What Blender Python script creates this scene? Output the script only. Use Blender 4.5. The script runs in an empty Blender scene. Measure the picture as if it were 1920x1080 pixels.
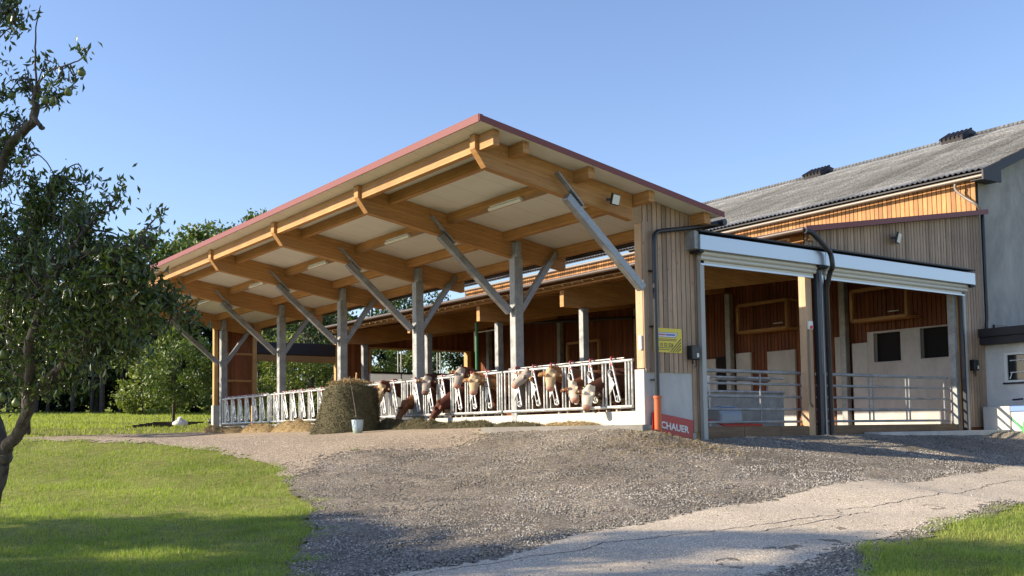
import bpy, math, random
import numpy as np
from mathutils import Vector, Matrix
random.seed(7); rng = np.random.default_rng(11)
scn = bpy.context.scene
COL = scn.collection
# ------------------------------------------------------------------ camera
F, CX, CY = 1935.2, 960.0, 687.7
YAW, PIT, ROL = -0.623703, 0.0636568, -0.01426
CAM = np.array([-15.17222678, -16.23192897, -0.11898141])
fw = np.array([-math.sin(YAW)*math.cos(PIT), math.cos(YAW)*math.cos(PIT), math.sin(PIT)])
r0 = np.array([math.cos(YAW), math.sin(YAW), 0.0]); u0 = np.cross(r0, fw)
rt = math.cos(ROL)*r0 + math.sin(ROL)*u0; up = -math.sin(ROL)*r0 + math.cos(ROL)*u0
cd = bpy.data.cameras.new("camera"); cam = bpy.data.objects.new("camera", cd); COL.objects.link(cam)
cam.matrix_world = Matrix(((rt[0], up[0], -fw[0], CAM[0]), (rt[1], up[1], -fw[1], CAM[1]), (rt[2], up[2], -fw[2], CAM[2]), (0, 0, 0, 1)))
cd.sensor_width = 36; cd.lens = F/1920*36; cd.shift_y = (CY-540)/1920; cd.clip_end = 3000; cd.clip_start = 0.1
scn.camera = cam
# ------------------------------------------------------------------ light
SUN_AZ, SUN_EL = math.radians(150), math.radians(24.6)    # azimuth of the sun from +X, counter-clockwise
wd = bpy.data.worlds.new("World"); scn.world = wd; wd.use_nodes = True
wn = wd.node_tree; bg = wn.nodes['Background']; sky = wn.nodes.new('ShaderNodeTexSky')
sky.sky_type = 'NISHITA'; sky.sun_disc = False; sky.sun_elevation = SUN_EL; sky.sun_rotation = math.radians(300)
sky.altitude = 300; sky.air_density = 1.0; sky.dust_density = 0.6; sky.ozone_density = 1.6
wn.links.new(sky.outputs[0], bg.inputs[0]); bg.inputs[1].default_value = 0.122
hs = wn.nodes.new('ShaderNodeMix'); hs.data_type = 'RGBA'; hs.blend_type = 'MULTIPLY'; hs.inputs[0].default_value = 1; hs.inputs[7].default_value = (1.0, 1.0, 1.12, 1); wn.links.new(sky.outputs[0], hs.inputs[6]); wn.links.new(hs.outputs[2], bg.inputs[0])
sl = bpy.data.lights.new("sun", 'SUN'); so = bpy.data.objects.new("sun", sl); COL.objects.link(so)
sl.energy = 5.0; sl.angle = math.radians(0.5); sl.color = (1.0, 0.86, 0.66)
sd = Vector((math.cos(SUN_AZ)*math.cos(SUN_EL), math.sin(SUN_AZ)*math.cos(SUN_EL), math.sin(SUN_EL)))
so.rotation_euler = sd.to_track_quat('Z', 'Y').to_euler(); so.location = (-30, 20, 30)
scn.view_settings.view_transform = 'Standard'; scn.view_settings.look = 'None'
scn.view_settings.exposure = 0.85; scn.view_settings.gamma = 1.0
scn.cycles.max_bounces = 6; scn.cycles.diffuse_bounces = 2; scn.cycles.transparent_max_bounces = 6

# ------------------------------------------------------------------ measuring helpers
def ray(px, py): return fw + (px-CX)/F*rt - (py-CY)/F*up
def onX(px, py, X): q = ray(px, py); return CAM + (X-CAM[0])/q[0]*q
def onY(px, py, Y): q = ray(px, py); return CAM + (Y-CAM[1])/q[1]*q
def at(px, py, d): return CAM + ray(px, py)*d

PLAT = np.array([(-90, 90), (-60, 35), (-25, 22), (-5.5, 7), (-1.8, 3.8), (-.5, -.45), (0.3, -.40), (12.0, -.5), (13.6, -3.5), (22, -6.5), (60, -8), (90, -8), (90, 90)], float)
def inpoly(P, X, Y):
    X = np.asarray(X, float); Y = np.asarray(Y, float); ins = np.zeros(X.shape, bool); n = len(P)
    for i in range(n):
        x1, y1 = P[i]; x2, y2 = P[(i+1) % n]
        c = ((y1 > Y) != (y2 > Y)); 
        with np.errstate(divide='ignore', invalid='ignore'):
            xi = (x2-x1)*(Y-y1)/((y2-y1) if y2 != y1 else 1e-9)+x1
        ins ^= c & (X < xi)
    return ins
def pdist(P, X, Y, closed=True):
    D = np.full(np.shape(X), 1e9)
    for i in range(len(P) if closed else len(P)-1):
        a = P[i]; b = P[(i+1) % len(P)]; d = b-a; L = (d**2).sum()
        t = np.clip(((X-a[0])*d[0]+(Y-a[1])*d[1])/L, 0, 1)
        D = np.minimum(D, np.hypot(X-a[0]-t*d[0], Y-a[1]-t*d[1]))
    return D
def sstep(a, b, x): t = np.clip((x-a)/(b-a), 0, 1); return t*t*(3-2*t)
def hgt(X, Y):
    X = np.asarray(X, float); Y = np.asarray(Y, float)
    D = pdist(PLAT, X, Y); D = np.where(inpoly(PLAT, X, Y), -D, D)
    Ds = 0.15*np.logaddexp(0, D/0.15)
    rise = np.interp(Y, [-50, 22, 24.5, 26.5, 29, 35, 45, 60, 80, 110, 140, 250], [0, 0, .04, .17, .42, .62, 1.15, 1.75, 2.4, 6.5, 10, 16])
    p = -.14 + .14*sstep(-3.5, -.6, X)*sstep(-1.6, .3, Y)*sstep(27, 25, Y)*sstep(.15, -.25, X) + rise
    p = p - .16*sstep(-.3, 1.5, X)*sstep(3, -.3, Y) - .05*sstep(-1.0, .2, X)*sstep(3.2, .9, X)*sstep(-2.5, -.4, Y)*sstep(.6, -.2, Y)
    p = p - .25*sstep(-8, -40, X)*sstep(35, 20, Y)
    ks = (X+1.55)*(-.954)+(Y-3.9)*(-.299); p = p - .10*sstep(-.15, .15, ks)*sstep(-.9, -.3, Y)*sstep(4.6, 3.6, Y)*sstep(3, 1, ks)
    # low swells
    w = .03*np.sin(X*.9+1)*np.sin(Y*.7) + .02*np.sin(X*2.1+Y*1.3)
    return p - 1.75*(1-np.exp(-Ds/7.0)) + w*sstep(0.3, 3, D)
def hit(px, py):
    q = ray(px, py); t = np.concatenate([np.linspace(4, 40, 2000), np.linspace(40, 200, 1500)])
    X = CAM[0]+q[0]*t; Y = CAM[1]+q[1]*t; Z = CAM[2]+q[2]*t; b = np.nonzero(Z < hgt(X, Y))[0]
    k = b[0] if len(b) else -1
    return X[k], Y[k]

# ------------------------------------------------------------------ object helpers
def prop(o, label=None, cat=None, group=None, kind=None):
    for k, v in (('label', label), ('category', cat), ('group', group), ('kind', kind)):
        if v: o[k] = v
    return o
def thing(name, label, cat, loc=(0, 0, 0), group=None):
    o = bpy.data.objects.new(name, None); COL.objects.link(o); o.location = loc; o.empty_display_size = .2
    return prop(o, label, cat, group)
def wloc(p):
    v = Vector((0, 0, 0))
    while p is not None: v = v + p.location; p = p.parent
    return v
def mesh_np(name, V, Fc, mat, parent=None, smooth=False, cols=None):
    V = np.asarray(V, np.float32).copy()
    if parent is not None: V -= np.array(wloc(parent), np.float32)
    me = bpy.data.meshes.new(name); Fc = np.asarray(Fc, np.int32); k = Fc.shape[1]; n = len(Fc)
    me.vertices.add(len(V)); me.vertices.foreach_set('co', V.ravel())
    me.loops.add(n*k); me.loops.foreach_set('vertex_index', Fc.ravel())
    me.polygons.add(n); me.polygons.foreach_set('loop_start', np.arange(n, dtype=np.int32)*k)
    if smooth: me.polygons.foreach_set('use_smooth', np.ones(n, bool))
    me.update(calc_edges=True); me.validate(); me.materials.append(mat)
    if cols is not None:
        a = me.color_attributes.new('Col', 'FLOAT_COLOR', 'POINT'); c = np.ones((len(V), 4), np.float32); c[:, :3] = cols
        a.data.foreach_set('color', c.ravel())
    o = bpy.data.objects.new(name, me); COL.objects.link(o); o.parent = parent
    return o
class MB:
    def __init__(s): s.v = []; s.f = []
    def add(s, v, f): n = len(s.v); s.v += [tuple(map(float, p)) for p in v]; s.f += [tuple(i+n for i in q) for q in f]; return s
    def box(s, x0, x1, y0, y1, z0, z1):
        return s.add([(x, y, z) for x in (x0, x1) for y in (y0, y1) for z in (z0, z1)],
                     [(0, 1, 3, 2), (4, 6, 7, 5), (0, 4, 5, 1), (2, 3, 7, 6), (0, 2, 6, 4), (1, 5, 7, 3)])
    def prism(s, pts, e):
        n = len(pts); e = Vector(e); a = [Vector(p) for p in pts]
        return s.add(a+[p+e for p in a], [tuple(range(n))[::-1], tuple(range(n, 2*n))]+[(i, (i+1) % n, n+(i+1) % n, n+i) for i in range(n)])
    def bar(s, p, q, w, h, upv=(0, 0, 1)):
        p = Vector(p); q = Vector(q); d = (q-p).normalized(); u = Vector(upv)
        if abs(d.dot(u)) > .98: u = Vector((1, 0, 0))
        r = d.cross(u).normalized()*w/2; t = r.cross(d).normalized()*h/2
        return s.add([p-r-t, p+r-t, p+r+t, p-r+t, q-r-t, q+r-t, q+r+t, q-r+t],
                     [(0, 3, 2, 1), (4, 5, 6, 7), (0, 1, 5, 4), (1, 2, 6, 5), (2, 3, 7, 6), (3, 0, 4, 7)])
    def tube(s, P, R, n=8, cap=True):
        P = [Vector(p) for p in P]; R = R if hasattr(R, '__len__') else [R]*len(P)
        d = (P[1]-P[0]).normalized(); u = Vector((0, 0, 1)) if abs(d.z) < .9 else Vector((1, 0, 0)); a = d.cross(u).normalized()
        V = []
        for i, p in enumerate(P):
            t = (P[min(i+1, len(P)-1)]-P[max(i-1, 0)]); t = t.normalized() if t.length > 1e-9 else d
            a = (a-t*a.dot(t)); a = a.normalized() if a.length > 1e-6 else t.orthogonal().normalized(); b = t.cross(a)
            V += [p+(a*math.cos(2*math.pi*k/n)+b*math.sin(2*math.pi*k/n))*R[i] for k in range(n)]
        Fc = [(i*n+k, i*n+(k+1) % n, (i+1)*n+(k+1) % n, (i+1)*n+k) for i in range(len(P)-1) for k in range(n)]
        if cap: Fc += [tuple(range(n))[::-1], tuple((len(P)-1)*n+k for k in range(n))]
        return s.add(V, Fc)
    def rings(s, rings):        # each ring: list of n points
        n = len(rings[0]); V = [p for r in rings for p in r]; m = len(rings)
        return s.add(V, [(i*n+k, i*n+(k+1) % n, (i+1)*n+(k+1) % n, (i+1)*n+k) for i in range(m-1) for k in range(n)]+[tuple(range(n))[::-1], tuple((m-1)*n+k for k in range(n))])
    def ball(s, c, r, n=10, sq=(1, 1, 1)):
        c = Vector(c); R = []
        for i in range(n+1):
            t = math.pi*(i+.02)/(n+.04); R.append([c+Vector((math.sin(t)*math.cos(2*math.pi*k/n)*r*sq[0], math.sin(t)*math.sin(2*math.pi*k/n)*r*sq[1], math.cos(t)*r*sq[2])) for k in range(n)])
        return s.rings(R)
    def build(s, name, mat, parent=None, smooth=False, bevel=0):
        L = wloc(parent) if parent is not None else Vector((0, 0, 0))
        me = bpy.data.meshes.new(name); me.from_pydata([(p[0]-L.x, p[1]-L.y, p[2]-L.z) for p in s.v], [], s.f)
        me.update(); me.materials.append(mat)
        import bmesh
        bm = bmesh.new(); bm.from_mesh(me); bmesh.ops.recalc_face_normals(bm, faces=bm.faces[:])
        if bevel: bmesh.ops.bevel(bm, geom=bm.edges[:], offset=bevel, segments=1, affect='EDGES')
        bm.to_mesh(me); bm.free()
        if smooth:
            me.polygons.foreach_set('use_smooth', [True]*len(me.polygons)); 
            try: me.set_sharp_from_angle(angle=math.radians(40))
            except Exception: pass
        o = bpy.data.objects.new(name, me); COL.objects.link(o); o.parent = parent
        return o
def curve(pts, n=6):            # catmull-rom through points
    P = [Vector(p) for p in pts]; P = [2*P[0]-P[1]]+P+[2*P[-1]-P[-2]]; out = []
    for i in range(1, len(P)-2):
        for k in range(n):
            t = k/n; a, b, c, d = P[i-1:i+3]
            out.append(.5*((2*b)+(c-a)*t+(2*a-5*b+4*c-d)*t*t+(3*b-a-3*c+d)*t**3))
    return out+[P[-2]]
def text(body, size, mat, parent, origin, ex, ez, depth=.002, bold=0.0, align='LEFT', name='lettering', sx=1.0):
    cu = bpy.data.curves.new('t', 'FONT'); cu.body = body; cu.size = size; cu.extrude = depth; cu.offset = bold; cu.align_x = align
    cu.resolution_u = 3
    t = bpy.data.objects.new('t', cu); COL.objects.link(t); bpy.context.view_layer.update()
    me = bpy.data.meshes.new_from_object(t.evaluated_get(bpy.context.evaluated_depsgraph_get())); bpy.data.objects.remove(t)
    ex = Vector(ex).normalized(); ez = Vector(ez).normalized(); nn = ex.cross(ez)
    L = wloc(parent); o0 = Vector(origin)
    for v in me.vertices: c = v.co.copy(); v.co = o0+ex*c.x*sx+ez*c.y+nn*c.z-L
    me.materials.clear(); me.materials.append(mat); me.name = name
    o = bpy.data.objects.new(name, me); COL.objects.link(o); o.parent = parent
    return o

# ------------------------------------------------------------------ materials
def mat(name, col, rough=.6, metal=0.0, spec=.5):
    m = bpy.data.materials.new(name); m.use_nodes = True; b = m.node_tree.nodes['Principled BSDF']
    b.inputs['Base Color'].default_value = (*col, 1); b.inputs['Roughness'].default_value = rough; b.inputs['Metallic'].default_value = metal
    b.inputs['Specular IOR Level'].default_value = spec
    return m
class NT:
    def __init__(s, m): s.t = m.node_tree; s.b = s.t.nodes['Principled BSDF']; s.m = m
    def n(s, typ, **kw):
        o = s.t.nodes.new(typ)
        for k, v in kw.items(): setattr(o, k, v)
        return o
    def l(s, a, b): s.t.links.new(a, b)
    def co(s, scale=(1, 1, 1), rot=(0, 0, 0)):
        c = s.n('ShaderNodeTexCoord'); mp = s.n('ShaderNodeMapping'); mp.inputs['Scale'].default_value = scale; mp.inputs['Rotation'].default_value = rot
        s.l(c.outputs['Object'], mp.inputs['Vector']); return mp.outputs[0]
    def noise(s, vec, scale, detail=4, rough=.6, dist=0):
        o = s.n('ShaderNodeTexNoise'); o.inputs['Scale'].default_value = scale; o.inputs['Detail'].default_value = detail
        o.inputs['Roughness'].default_value = rough; o.inputs['Distortion'].default_value = dist; s.l(vec, o.inputs['Vector']); return o.outputs['Fac']
    def ramp(s, fac, stops):
        o = s.n('ShaderNodeValToRGB'); e = o.color_ramp.elements
        while len(e) < len(stops): e.new(.5)
        for i, (p, c) in enumerate(stops): e[i].position = p; e[i].color = (*c, 1) if hasattr(c, '__len__') else (c, c, c, 1)
        s.l(fac, o.inputs[0]); return o.outputs[0]
    def mul(s, a, b, fac=1.0, typ='MULTIPLY'):
        o = s.n('ShaderNodeMix', data_type='RGBA', blend_type=typ); o.inputs[0].default_value = fac
        s.l(a, o.inputs[6]); 
        if hasattr(b, 'links'): s.l(b, o.inputs[7])
        else: o.inputs[7].default_value = (*b, 1)
        return o.outputs[2]
    def mixf(s, f, a, b):
        o = s.n('ShaderNodeMix', data_type='RGBA'); s.l(f, o.inputs[0]) 
        for i, q in ((6, a), (7, b)):
            if hasattr(q, 'links'): s.l(q, o.inputs[i])
            else: o.inputs[i].default_value = (*q, 1)
        return o.outputs[2]
    def bump(s, h, st=.3, d=.01):
        o = s.n('ShaderNodeBump'); o.inputs['Strength'].default_value = st; o.inputs['Distance'].default_value = d; s.l(h, o.inputs['Height']); s.l(o.outputs[0], s.b.inputs['Normal'])
    def col(s, c): s.l(c, s.b.inputs['Base Color'])
    def math(s, op, a, b=0.0):
        o = s.n('ShaderNodeMath', operation=op)
        for i, q in enumerate((a, b)):
            if hasattr(q, 'links'): s.l(q, o.inputs[i])
            else: o.inputs[i].default_value = q
        return o.outputs[0]
def wood(name, c1, c2, axis, pitch=None, knots=.5, rough=.6, lam=None, grain=1.0, board_axis=0):
    """timber: grain along axis; pitch = per-board tone along board_axis; lam = lamella lines of glulam"""
    m = mat(name, c1, rough, spec=.3); t = NT(m)
    sc = [14, 14, 14]; sc[axis] = .8; v = t.co(sc)
    g = t.noise(v, 1.6*grain, 6, .65, .6)
    c = t.ramp(g, [(.28, c2), (.52, tuple(.5*(a+b) for a, b in zip(c1, c2))), (.72, c1)])
    big = t.noise(t.co((1, 1, 1)), .9, 3); c = t.mul(c, t.ramp(big, [(.3, .82), (.7, 1.12)]))
    if pitch:
        tc = t.n('ShaderNodeTexCoord'); sp = t.n('ShaderNodeSeparateXYZ'); t.l(tc.outputs['Object'], sp.inputs[0])
        q = t.math('FLOOR', t.math('DIVIDE', sp.outputs[board_axis], pitch)); w = t.n('ShaderNodeTexWhiteNoise', noise_dimensions='1D'); t.l(q, w.inputs['W'])
        c = t.mul(c, t.ramp(w.outputs['Value'], [(0, (.68, .66, .64)), (.5, (.95, .94, .93)), (1, (1.22, 1.18, 1.14))]))
    if lam:
        tc = t.n('ShaderNodeTexCoord'); sp = t.n('ShaderNodeSeparateXYZ'); t.l(tc.outputs['Object'], sp.inputs[0])
        z = sp.outputs[2]
        if lam != True: z = t.math('ADD', z, t.math('MULTIPLY', sp.outputs[0], lam))
        q = t.math('FLOOR', t.math('DIVIDE', z, .045)); w = t.n('ShaderNodeTexWhiteNoise', noise_dimensions='1D'); t.l(q, w.inputs['W'])
        c = t.mul(c, t.ramp(w.outputs['Value'], [(0, .86), (1, 1.1)]))
    if knots:
        ks = [3.2, 3.2, 3.2]; ks[axis] = 1.6
        vo = t.n('ShaderNodeTexVoronoi'); vo.inputs['Scale'].default_value = 2.2; t.l(t.co(ks), vo.inputs['Vector'])
        k = t.ramp(vo.outputs['Distance'], [(.05, 1-knots), (.12, 1.0)]); c = t.mul(c, k)
    t.col(c); t.bump(g, .25, .004); return m
GL1, GL2 = (.55, .30, .112), (.39, .19, .066)
M = {}
M['glu_x'] = wood('glulam_x', GL1, GL2, 0, lam=.165, knots=.45)
M['glu_y'] = wood('glulam_y', GL1, GL2, 1, lam=True, knots=.45)
M['post_z'] = wood('post_wood', (.62, .39, .17), (.46, .26, .10), 2, knots=.4)
M['larch_x'] = wood('larch_boards', (.49, .355, .25), (.31, .215, .145), 2, pitch=.14, knots=.6)
M['larch_post'] = wood('larch_post', (.60, .41, .25), (.44, .29, .17), 2, knots=.4)
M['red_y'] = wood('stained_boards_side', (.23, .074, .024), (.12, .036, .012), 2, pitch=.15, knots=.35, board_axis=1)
M['red_x'] = wood('stained_boards_gable', (.30, .11, .036), (.17, .055, .018), 2, pitch=.16, knots=.35)
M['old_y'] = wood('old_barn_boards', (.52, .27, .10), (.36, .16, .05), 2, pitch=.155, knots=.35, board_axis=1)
M['sill'] = wood('sill_board', (.24, .155, .09), (.12, .07, .04), 0, knots=.5)
M['timber_y'] = wood('frame_timber', (.40, .23, .09), (.30, .16, .06), 1, knots=.3)
def galv(name, c, rough=.45, metal=.75):
    m = mat(name, c, rough, metal); t = NT(m); v = t.co()
    vo = t.n('ShaderNodeTexVoronoi'); vo.inputs['Scale'].default_value = 45; t.l(v, vo.inputs['Vector'])
    n = t.noise(v, 3.5, 5); w = t.n('ShaderNodeTexWhiteNoise'); t.l(vo.outputs['Position'], w.inputs['Vector'])
    c0 = t.mul(t.ramp(n, [(.3, tuple(.62*x for x in c)), (.7, tuple(min(1, 1.2*x) for x in c))]), t.ramp(w.outputs['Value'], [(0, .88), (1, 1.1)]))
    t.col(c0); t.l(t.ramp(n, [(.3, rough-.1), (.7, rough+.2)]), t.b.inputs['Roughness']); return m
M['galv'] = galv('galvanised_steel', (.33, .34, .34), .5, .3)
M['strut'] = galv('galvanised_strut', (.30, .31, .32), .42, .55)
M['tube'] = galv('galvanised_tube', (.62, .63, .62), .36, .55)
M['alu'] = mat('brushed_aluminium', (.40, .43, .46), .34, .8)
M['curtain'] = mat('shutter_curtain', (.55, .54, .48), .5, .2)
M['black'] = mat('black_plastic', (.012, .012, .014), .42)
M['pipe'] = mat('anthracite_pipe', (.028, .028, .032), .3, .3)
M['guide'] = mat('guide_metal', (.40, .40, .37), .6, .2)
M['darkmetal'] = mat('dark_guide', (.03, .035, .045), .4, .4)
M['orange'] = mat('orange_drain_pipe', (.52, .12, .035), .45)
M['redtrim'] = mat('wine_red_trim', (.20, .062, .058), .55, 0, .3)
M['redroof'] = mat('wine_red_roof', (.22, .06, .055), .5)
M['white'] = mat('white_paint', (.75, .75, .72), .5)
M['lamp'] = mat('lamp_glass', (.72, .73, .68), .25)
M['red'] = mat('red_plastic', (.60, .035, .028), .4)
M['latchred'] = mat('latch_red', (.33, .05, .06), .5)
M['blue'] = mat('blue_plastic', (.16, .28, .60), .4)
M['green'] = mat('green_plastic', (.12, .55, .16), .4)
M['greenpole'] = mat('green_paint', (.03, .16, .07), .4)
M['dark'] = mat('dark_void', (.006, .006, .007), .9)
M['fascia'] = mat('dark_fascia', (.020, .018, .022), .6)
M['glass'] = mat('window_glass', (.02, .025, .03), .08)
M['signred'] = mat('sign_red', (.42, .022, .025), .35)
M['signyel'] = mat('sign_yellow', (.72, .56, .04), .4)
M['grey'] = mat('grey_drinker', (.30, .38, .46), .4)
M['gutter'] = mat('grey_gutter', (.24, .20, .165), .5, .3)
M['brown'] = mat('brown_gutter', (.10, .075, .06), .45, .3)
M['bag'] = mat('white_sack', (.78, .78, .76), .7)
def plaster(name, c1, c2, sc=.6, streak=True):
    m = mat(name, c1, .85); t = NT(m); n = t.noise(t.co((1, 1, .55) if streak else (1, 1, 1)), sc, 7, .7, .4)
    c = t.ramp(n, [(.3, c2), (.62, c1)]); f = t.noise(t.co(), 40, 3)
    c = t.mul(c, t.ramp(f, [(.3, .9), (.7, 1.08)])); t.col(c); t.bump(f, .15, .004); return m
M['concrete'] = plaster('concrete', (.56, .55, .52), (.40, .39, .37), 1.3)
M['kerb'] = plaster('kerb_concrete', (.26, .245, .22), (.16, .15, .135), 1.6)
M['curb'] = plaster('trough_concrete', (.66, .63, .56), (.46, .43, .37), 1.6)
M['plaster'] = plaster('old_plaster', (.45, .42, .37), (.21, .20, .185), .55)
M['whitewall'] = plaster('white_render', (.70, .69, .66), (.52, .51, .48), .8)
M['limewash'] = plaster('stained_white_wall', (.52, .515, .505), (.36, .355, .345), .9)
# soffit sandwich panels: joint lines
m = mat('soffit_panel', (.60, .575, .50), .45); t = NT(m); tc = t.n('ShaderNodeTexCoord'); sp = t.n('ShaderNodeSeparateXYZ'); t.l(tc.outputs['Object'], sp.inputs[0])
fy = t.math('FRACT', t.math('ADD', sp.outputs[1], 100.0)); ln = t.ramp(fy, [(0, .55), (.012, 1.0), (.985, 1.0), (1, .6)])
fl = t.math('FRACT', t.math('MULTIPLY', sp.outputs[1], 10.0)); l2 = t.ramp(fl, [(0, .93), (.2, 1.0)])
t.col(t.mul(t.mul(t.ramp(t.noise(t.co(), .8, 4), [(.3, (.72, .71, .67)), (.7, (.80, .79, .75))]), ln), l2)); M['soffit'] = m
# fibre-cement roof
m = mat('fibre_cement', (.24, .24, .235), .85); t = NT(m)
n1 = t.noise(t.co((1, 1, 1)), 22, 6, .75); n2 = t.noise(t.co((.35, 1.6, .35)), 1.3, 4)
c = t.ramp(n1, [(.34, (.033, .035, .039)), (.5, (.155, .162, .172)), (.68, (.32, .335, .35))]); c = t.mul(c, t.ramp(n2, [(.3, .72), (.7, 1.2)]))
tc = t.n('ShaderNodeTexCoord'); sp = t.n('ShaderNodeSeparateXYZ'); t.l(tc.outputs['Object'], sp.inputs[0])
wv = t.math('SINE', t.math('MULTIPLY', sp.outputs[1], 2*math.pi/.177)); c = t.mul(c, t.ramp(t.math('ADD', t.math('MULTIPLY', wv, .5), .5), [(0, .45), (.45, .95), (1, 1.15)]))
for ax, pt in ((1, 1.062), (0, 1.07)):
    q = t.math('FLOOR', t.math('DIVIDE', sp.outputs[ax], pt)); w = t.n('ShaderNodeTexWhiteNoise', noise_dimensions='1D'); t.l(q, w.inputs['W']); c = t.mul(c, t.ramp(w.outputs['Value'], [(0, .74), (1, 1.18)]))
t.col(c); t.bump(n1, .4, .01); M['eternit'] = m
# ground materials
def ground_mat(name, stops, s1, bump, bd, big=(.8, 1.15), voro=None, rough=.95):
    m = mat(name, stops[0][1], rough, spec=.2); t = NT(m); v = t.co()
    n = t.noise(v, s1, 8, .78); c = t.ramp(n, stops); c = t.mul(c, t.ramp(t.noise(v, .5, 4), [(.3, big[0]), (.7, big[1])]))
    h = n
    if voro:
        vo = t.n('ShaderNodeTexVoronoi'); vo.inputs['Scale'].default_value = voro; t.l(v, vo.inputs['Vector'])
        w = t.n('ShaderNodeTexWhiteNoise'); t.l(vo.outputs['Position'], w.inputs['Vector'])
        c = t.mul(c, t.ramp(w.outputs['Value'], [(0, .55), (.7, 1.0), (1, 1.8)])); h = t.math('SUBTRACT', n, vo.outputs['Distance'])
    t.col(c); t.bump(h, bump, bd); return m
M['soil'] = ground_mat('turf_soil', [(.35, (.13, .14, .035)), (.6, (.24, .25, .06)), (.75, (.36, .32, .12))], 7, .6, .03)
M['gravel'] = ground_mat('dark_gravel', [(.34, (.085, .071, .056)), (.5, (.27, .232, .185)), (.68, (.50, .44, .36))], 26, 1.0, .03, (.62, 1.35), voro=42)
M['tan'] = ground_mat('tan_grit', [(.32, (.30, .235, .17)), (.5, (.43, .35, .265)), (.7, (.56, .47, .37))], 24, .8, .015, (.85, 1.12), voro=60)
m = ground_mat('worn_asphalt', [(.32, (.43, .355, .26)), (.5, (.55, .465, .355)), (.7, (.66, .58, .46))], 55, .5, .006, (.86, 1.12), voro=90)
M['asphalt'] = m
M['shoulder'] = ground_mat('crumbled_shoulder', [(.32, (.15, .125, .095)), (.5, (.30, .26, .20)), (.7, (.48, .42, .34))], 30, 1.0, .025, (.75, 1.2), voro=45)
M['straw'] = ground_mat('straw_litter', [(.32, (.10, .06, .025)), (.5, (.30, .19, .08)), (.7, (.48, .34, .15))], 14, 1.0, .05)
def leafmat(name, c1, c2, trans=.25, sc=1.5, rough=.45, spec=.35):
    m = bpy.data.materials.new(name); m.use_nodes = True; t = NT(m); v = t.co()
    n = t.noise(v, sc, 2); n2 = t.noise(v, 28, 1); c = t.ramp(t.math('ADD', t.math('MULTIPLY', n, .5), t.math('MULTIPLY', n2, .5)), [(.36, c2), (.64, c1)])
    t.col(c); t.b.inputs['Roughness'].default_value = rough; t.b.inputs['Specular IOR Level'].default_value = spec
    tr = t.n('ShaderNodeBsdfTranslucent'); t.l(t.mul(c, (1.3, 1.5, .6)), tr.inputs[0]); mx = t.n('ShaderNodeMixShader'); mx.inputs[0].default_value = trans
    t.l(t.b.outputs[0], mx.inputs[1]); t.l(tr.outputs[0], mx.inputs[2]); t.l(mx.outputs[0], t.t.nodes['Material Output'].inputs[0]); return m
M['pearleaf'] = leafmat('pear_leaf', (.095, .135, .026), (.032, .052, .012), .2, 2.5, .28, .5)
M['leaf1'] = leafmat('bright_leaf', (.26, .30, .075), (.11, .15, .035))
M['leaf2'] = leafmat('mid_leaf', (.15, .20, .05), (.055, .085, .022))
M['leaf3'] = leafmat('dark_leaf', (.045, .075, .024), (.015, .03, .011))
M['blade'] = leafmat('grass_blade', (.38, .44, .10), (.175, .235, .05), .35, .5, .5, .3)
M['dryblade'] = leafmat('dry_blade', (.46, .37, .17), (.28, .25, .10), .3, .8, .6, .2)
M['blade2'] = leafmat('meadow_blade', (.40, .44, .11), (.25, .29, .065), .35, .15, .6, .2)
m = mat('wind_net', (.8, .8, .8), .8); t = NT(m); tr = t.n('ShaderNodeBsdfTranslucent'); tr.inputs[0].default_value = (.8, .8, .8, 1); mx = t.n('ShaderNodeMixShader'); mx.inputs[0].default_value = .5; t.l(t.b.outputs[0], mx.inputs[1]); t.l(tr.outputs[0], mx.inputs[2]); t.l(mx.outputs[0], t.t.nodes['Material Output'].inputs[0]); M['net'] = m
m = mat('bark', (.09, .07, .05), .9); t = NT(m); n = t.noise(t.co((1, 1, .35)), 16, 6, .7, .5); t.col(t.ramp(n, [(.35, (.018, .014, .011)), (.65, (.11, .09, .07))])); t.bump(n, .8, .02); M['bark'] = m
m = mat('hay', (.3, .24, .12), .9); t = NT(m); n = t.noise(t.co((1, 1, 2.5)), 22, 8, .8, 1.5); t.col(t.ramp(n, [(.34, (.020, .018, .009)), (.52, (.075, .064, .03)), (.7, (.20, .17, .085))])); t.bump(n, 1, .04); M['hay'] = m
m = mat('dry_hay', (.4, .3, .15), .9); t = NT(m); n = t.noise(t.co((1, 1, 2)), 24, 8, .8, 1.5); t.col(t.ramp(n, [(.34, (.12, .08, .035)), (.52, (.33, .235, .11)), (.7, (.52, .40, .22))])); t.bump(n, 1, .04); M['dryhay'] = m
M['wisp'] = mat('hay_wisp', (.135, .118, .058), .8); M['drywisp'] = mat('dry_hay_wisp', (.44, .33, .165), .8)
m = mat('cow_coat', (.5, .3, .2), .75, spec=.25); t = NT(m); a = t.n('ShaderNodeAttribute'); a.attribute_name = 'Col'
n = t.noise(t.co((1, 1, 1)), 45, 4, .7); t.col(t.mul(a.outputs['Color'], t.ramp(n, [(.3, .82), (.7, 1.12)]))); t.bump(n, .35, .006); M['coat'] = m
M['eye'] = mat('cow_eye', (.01, .008, .007), .15)
M['tag'] = mat('ear_tag', (.66, .56, .28), .5)

exec_parts = True
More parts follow.
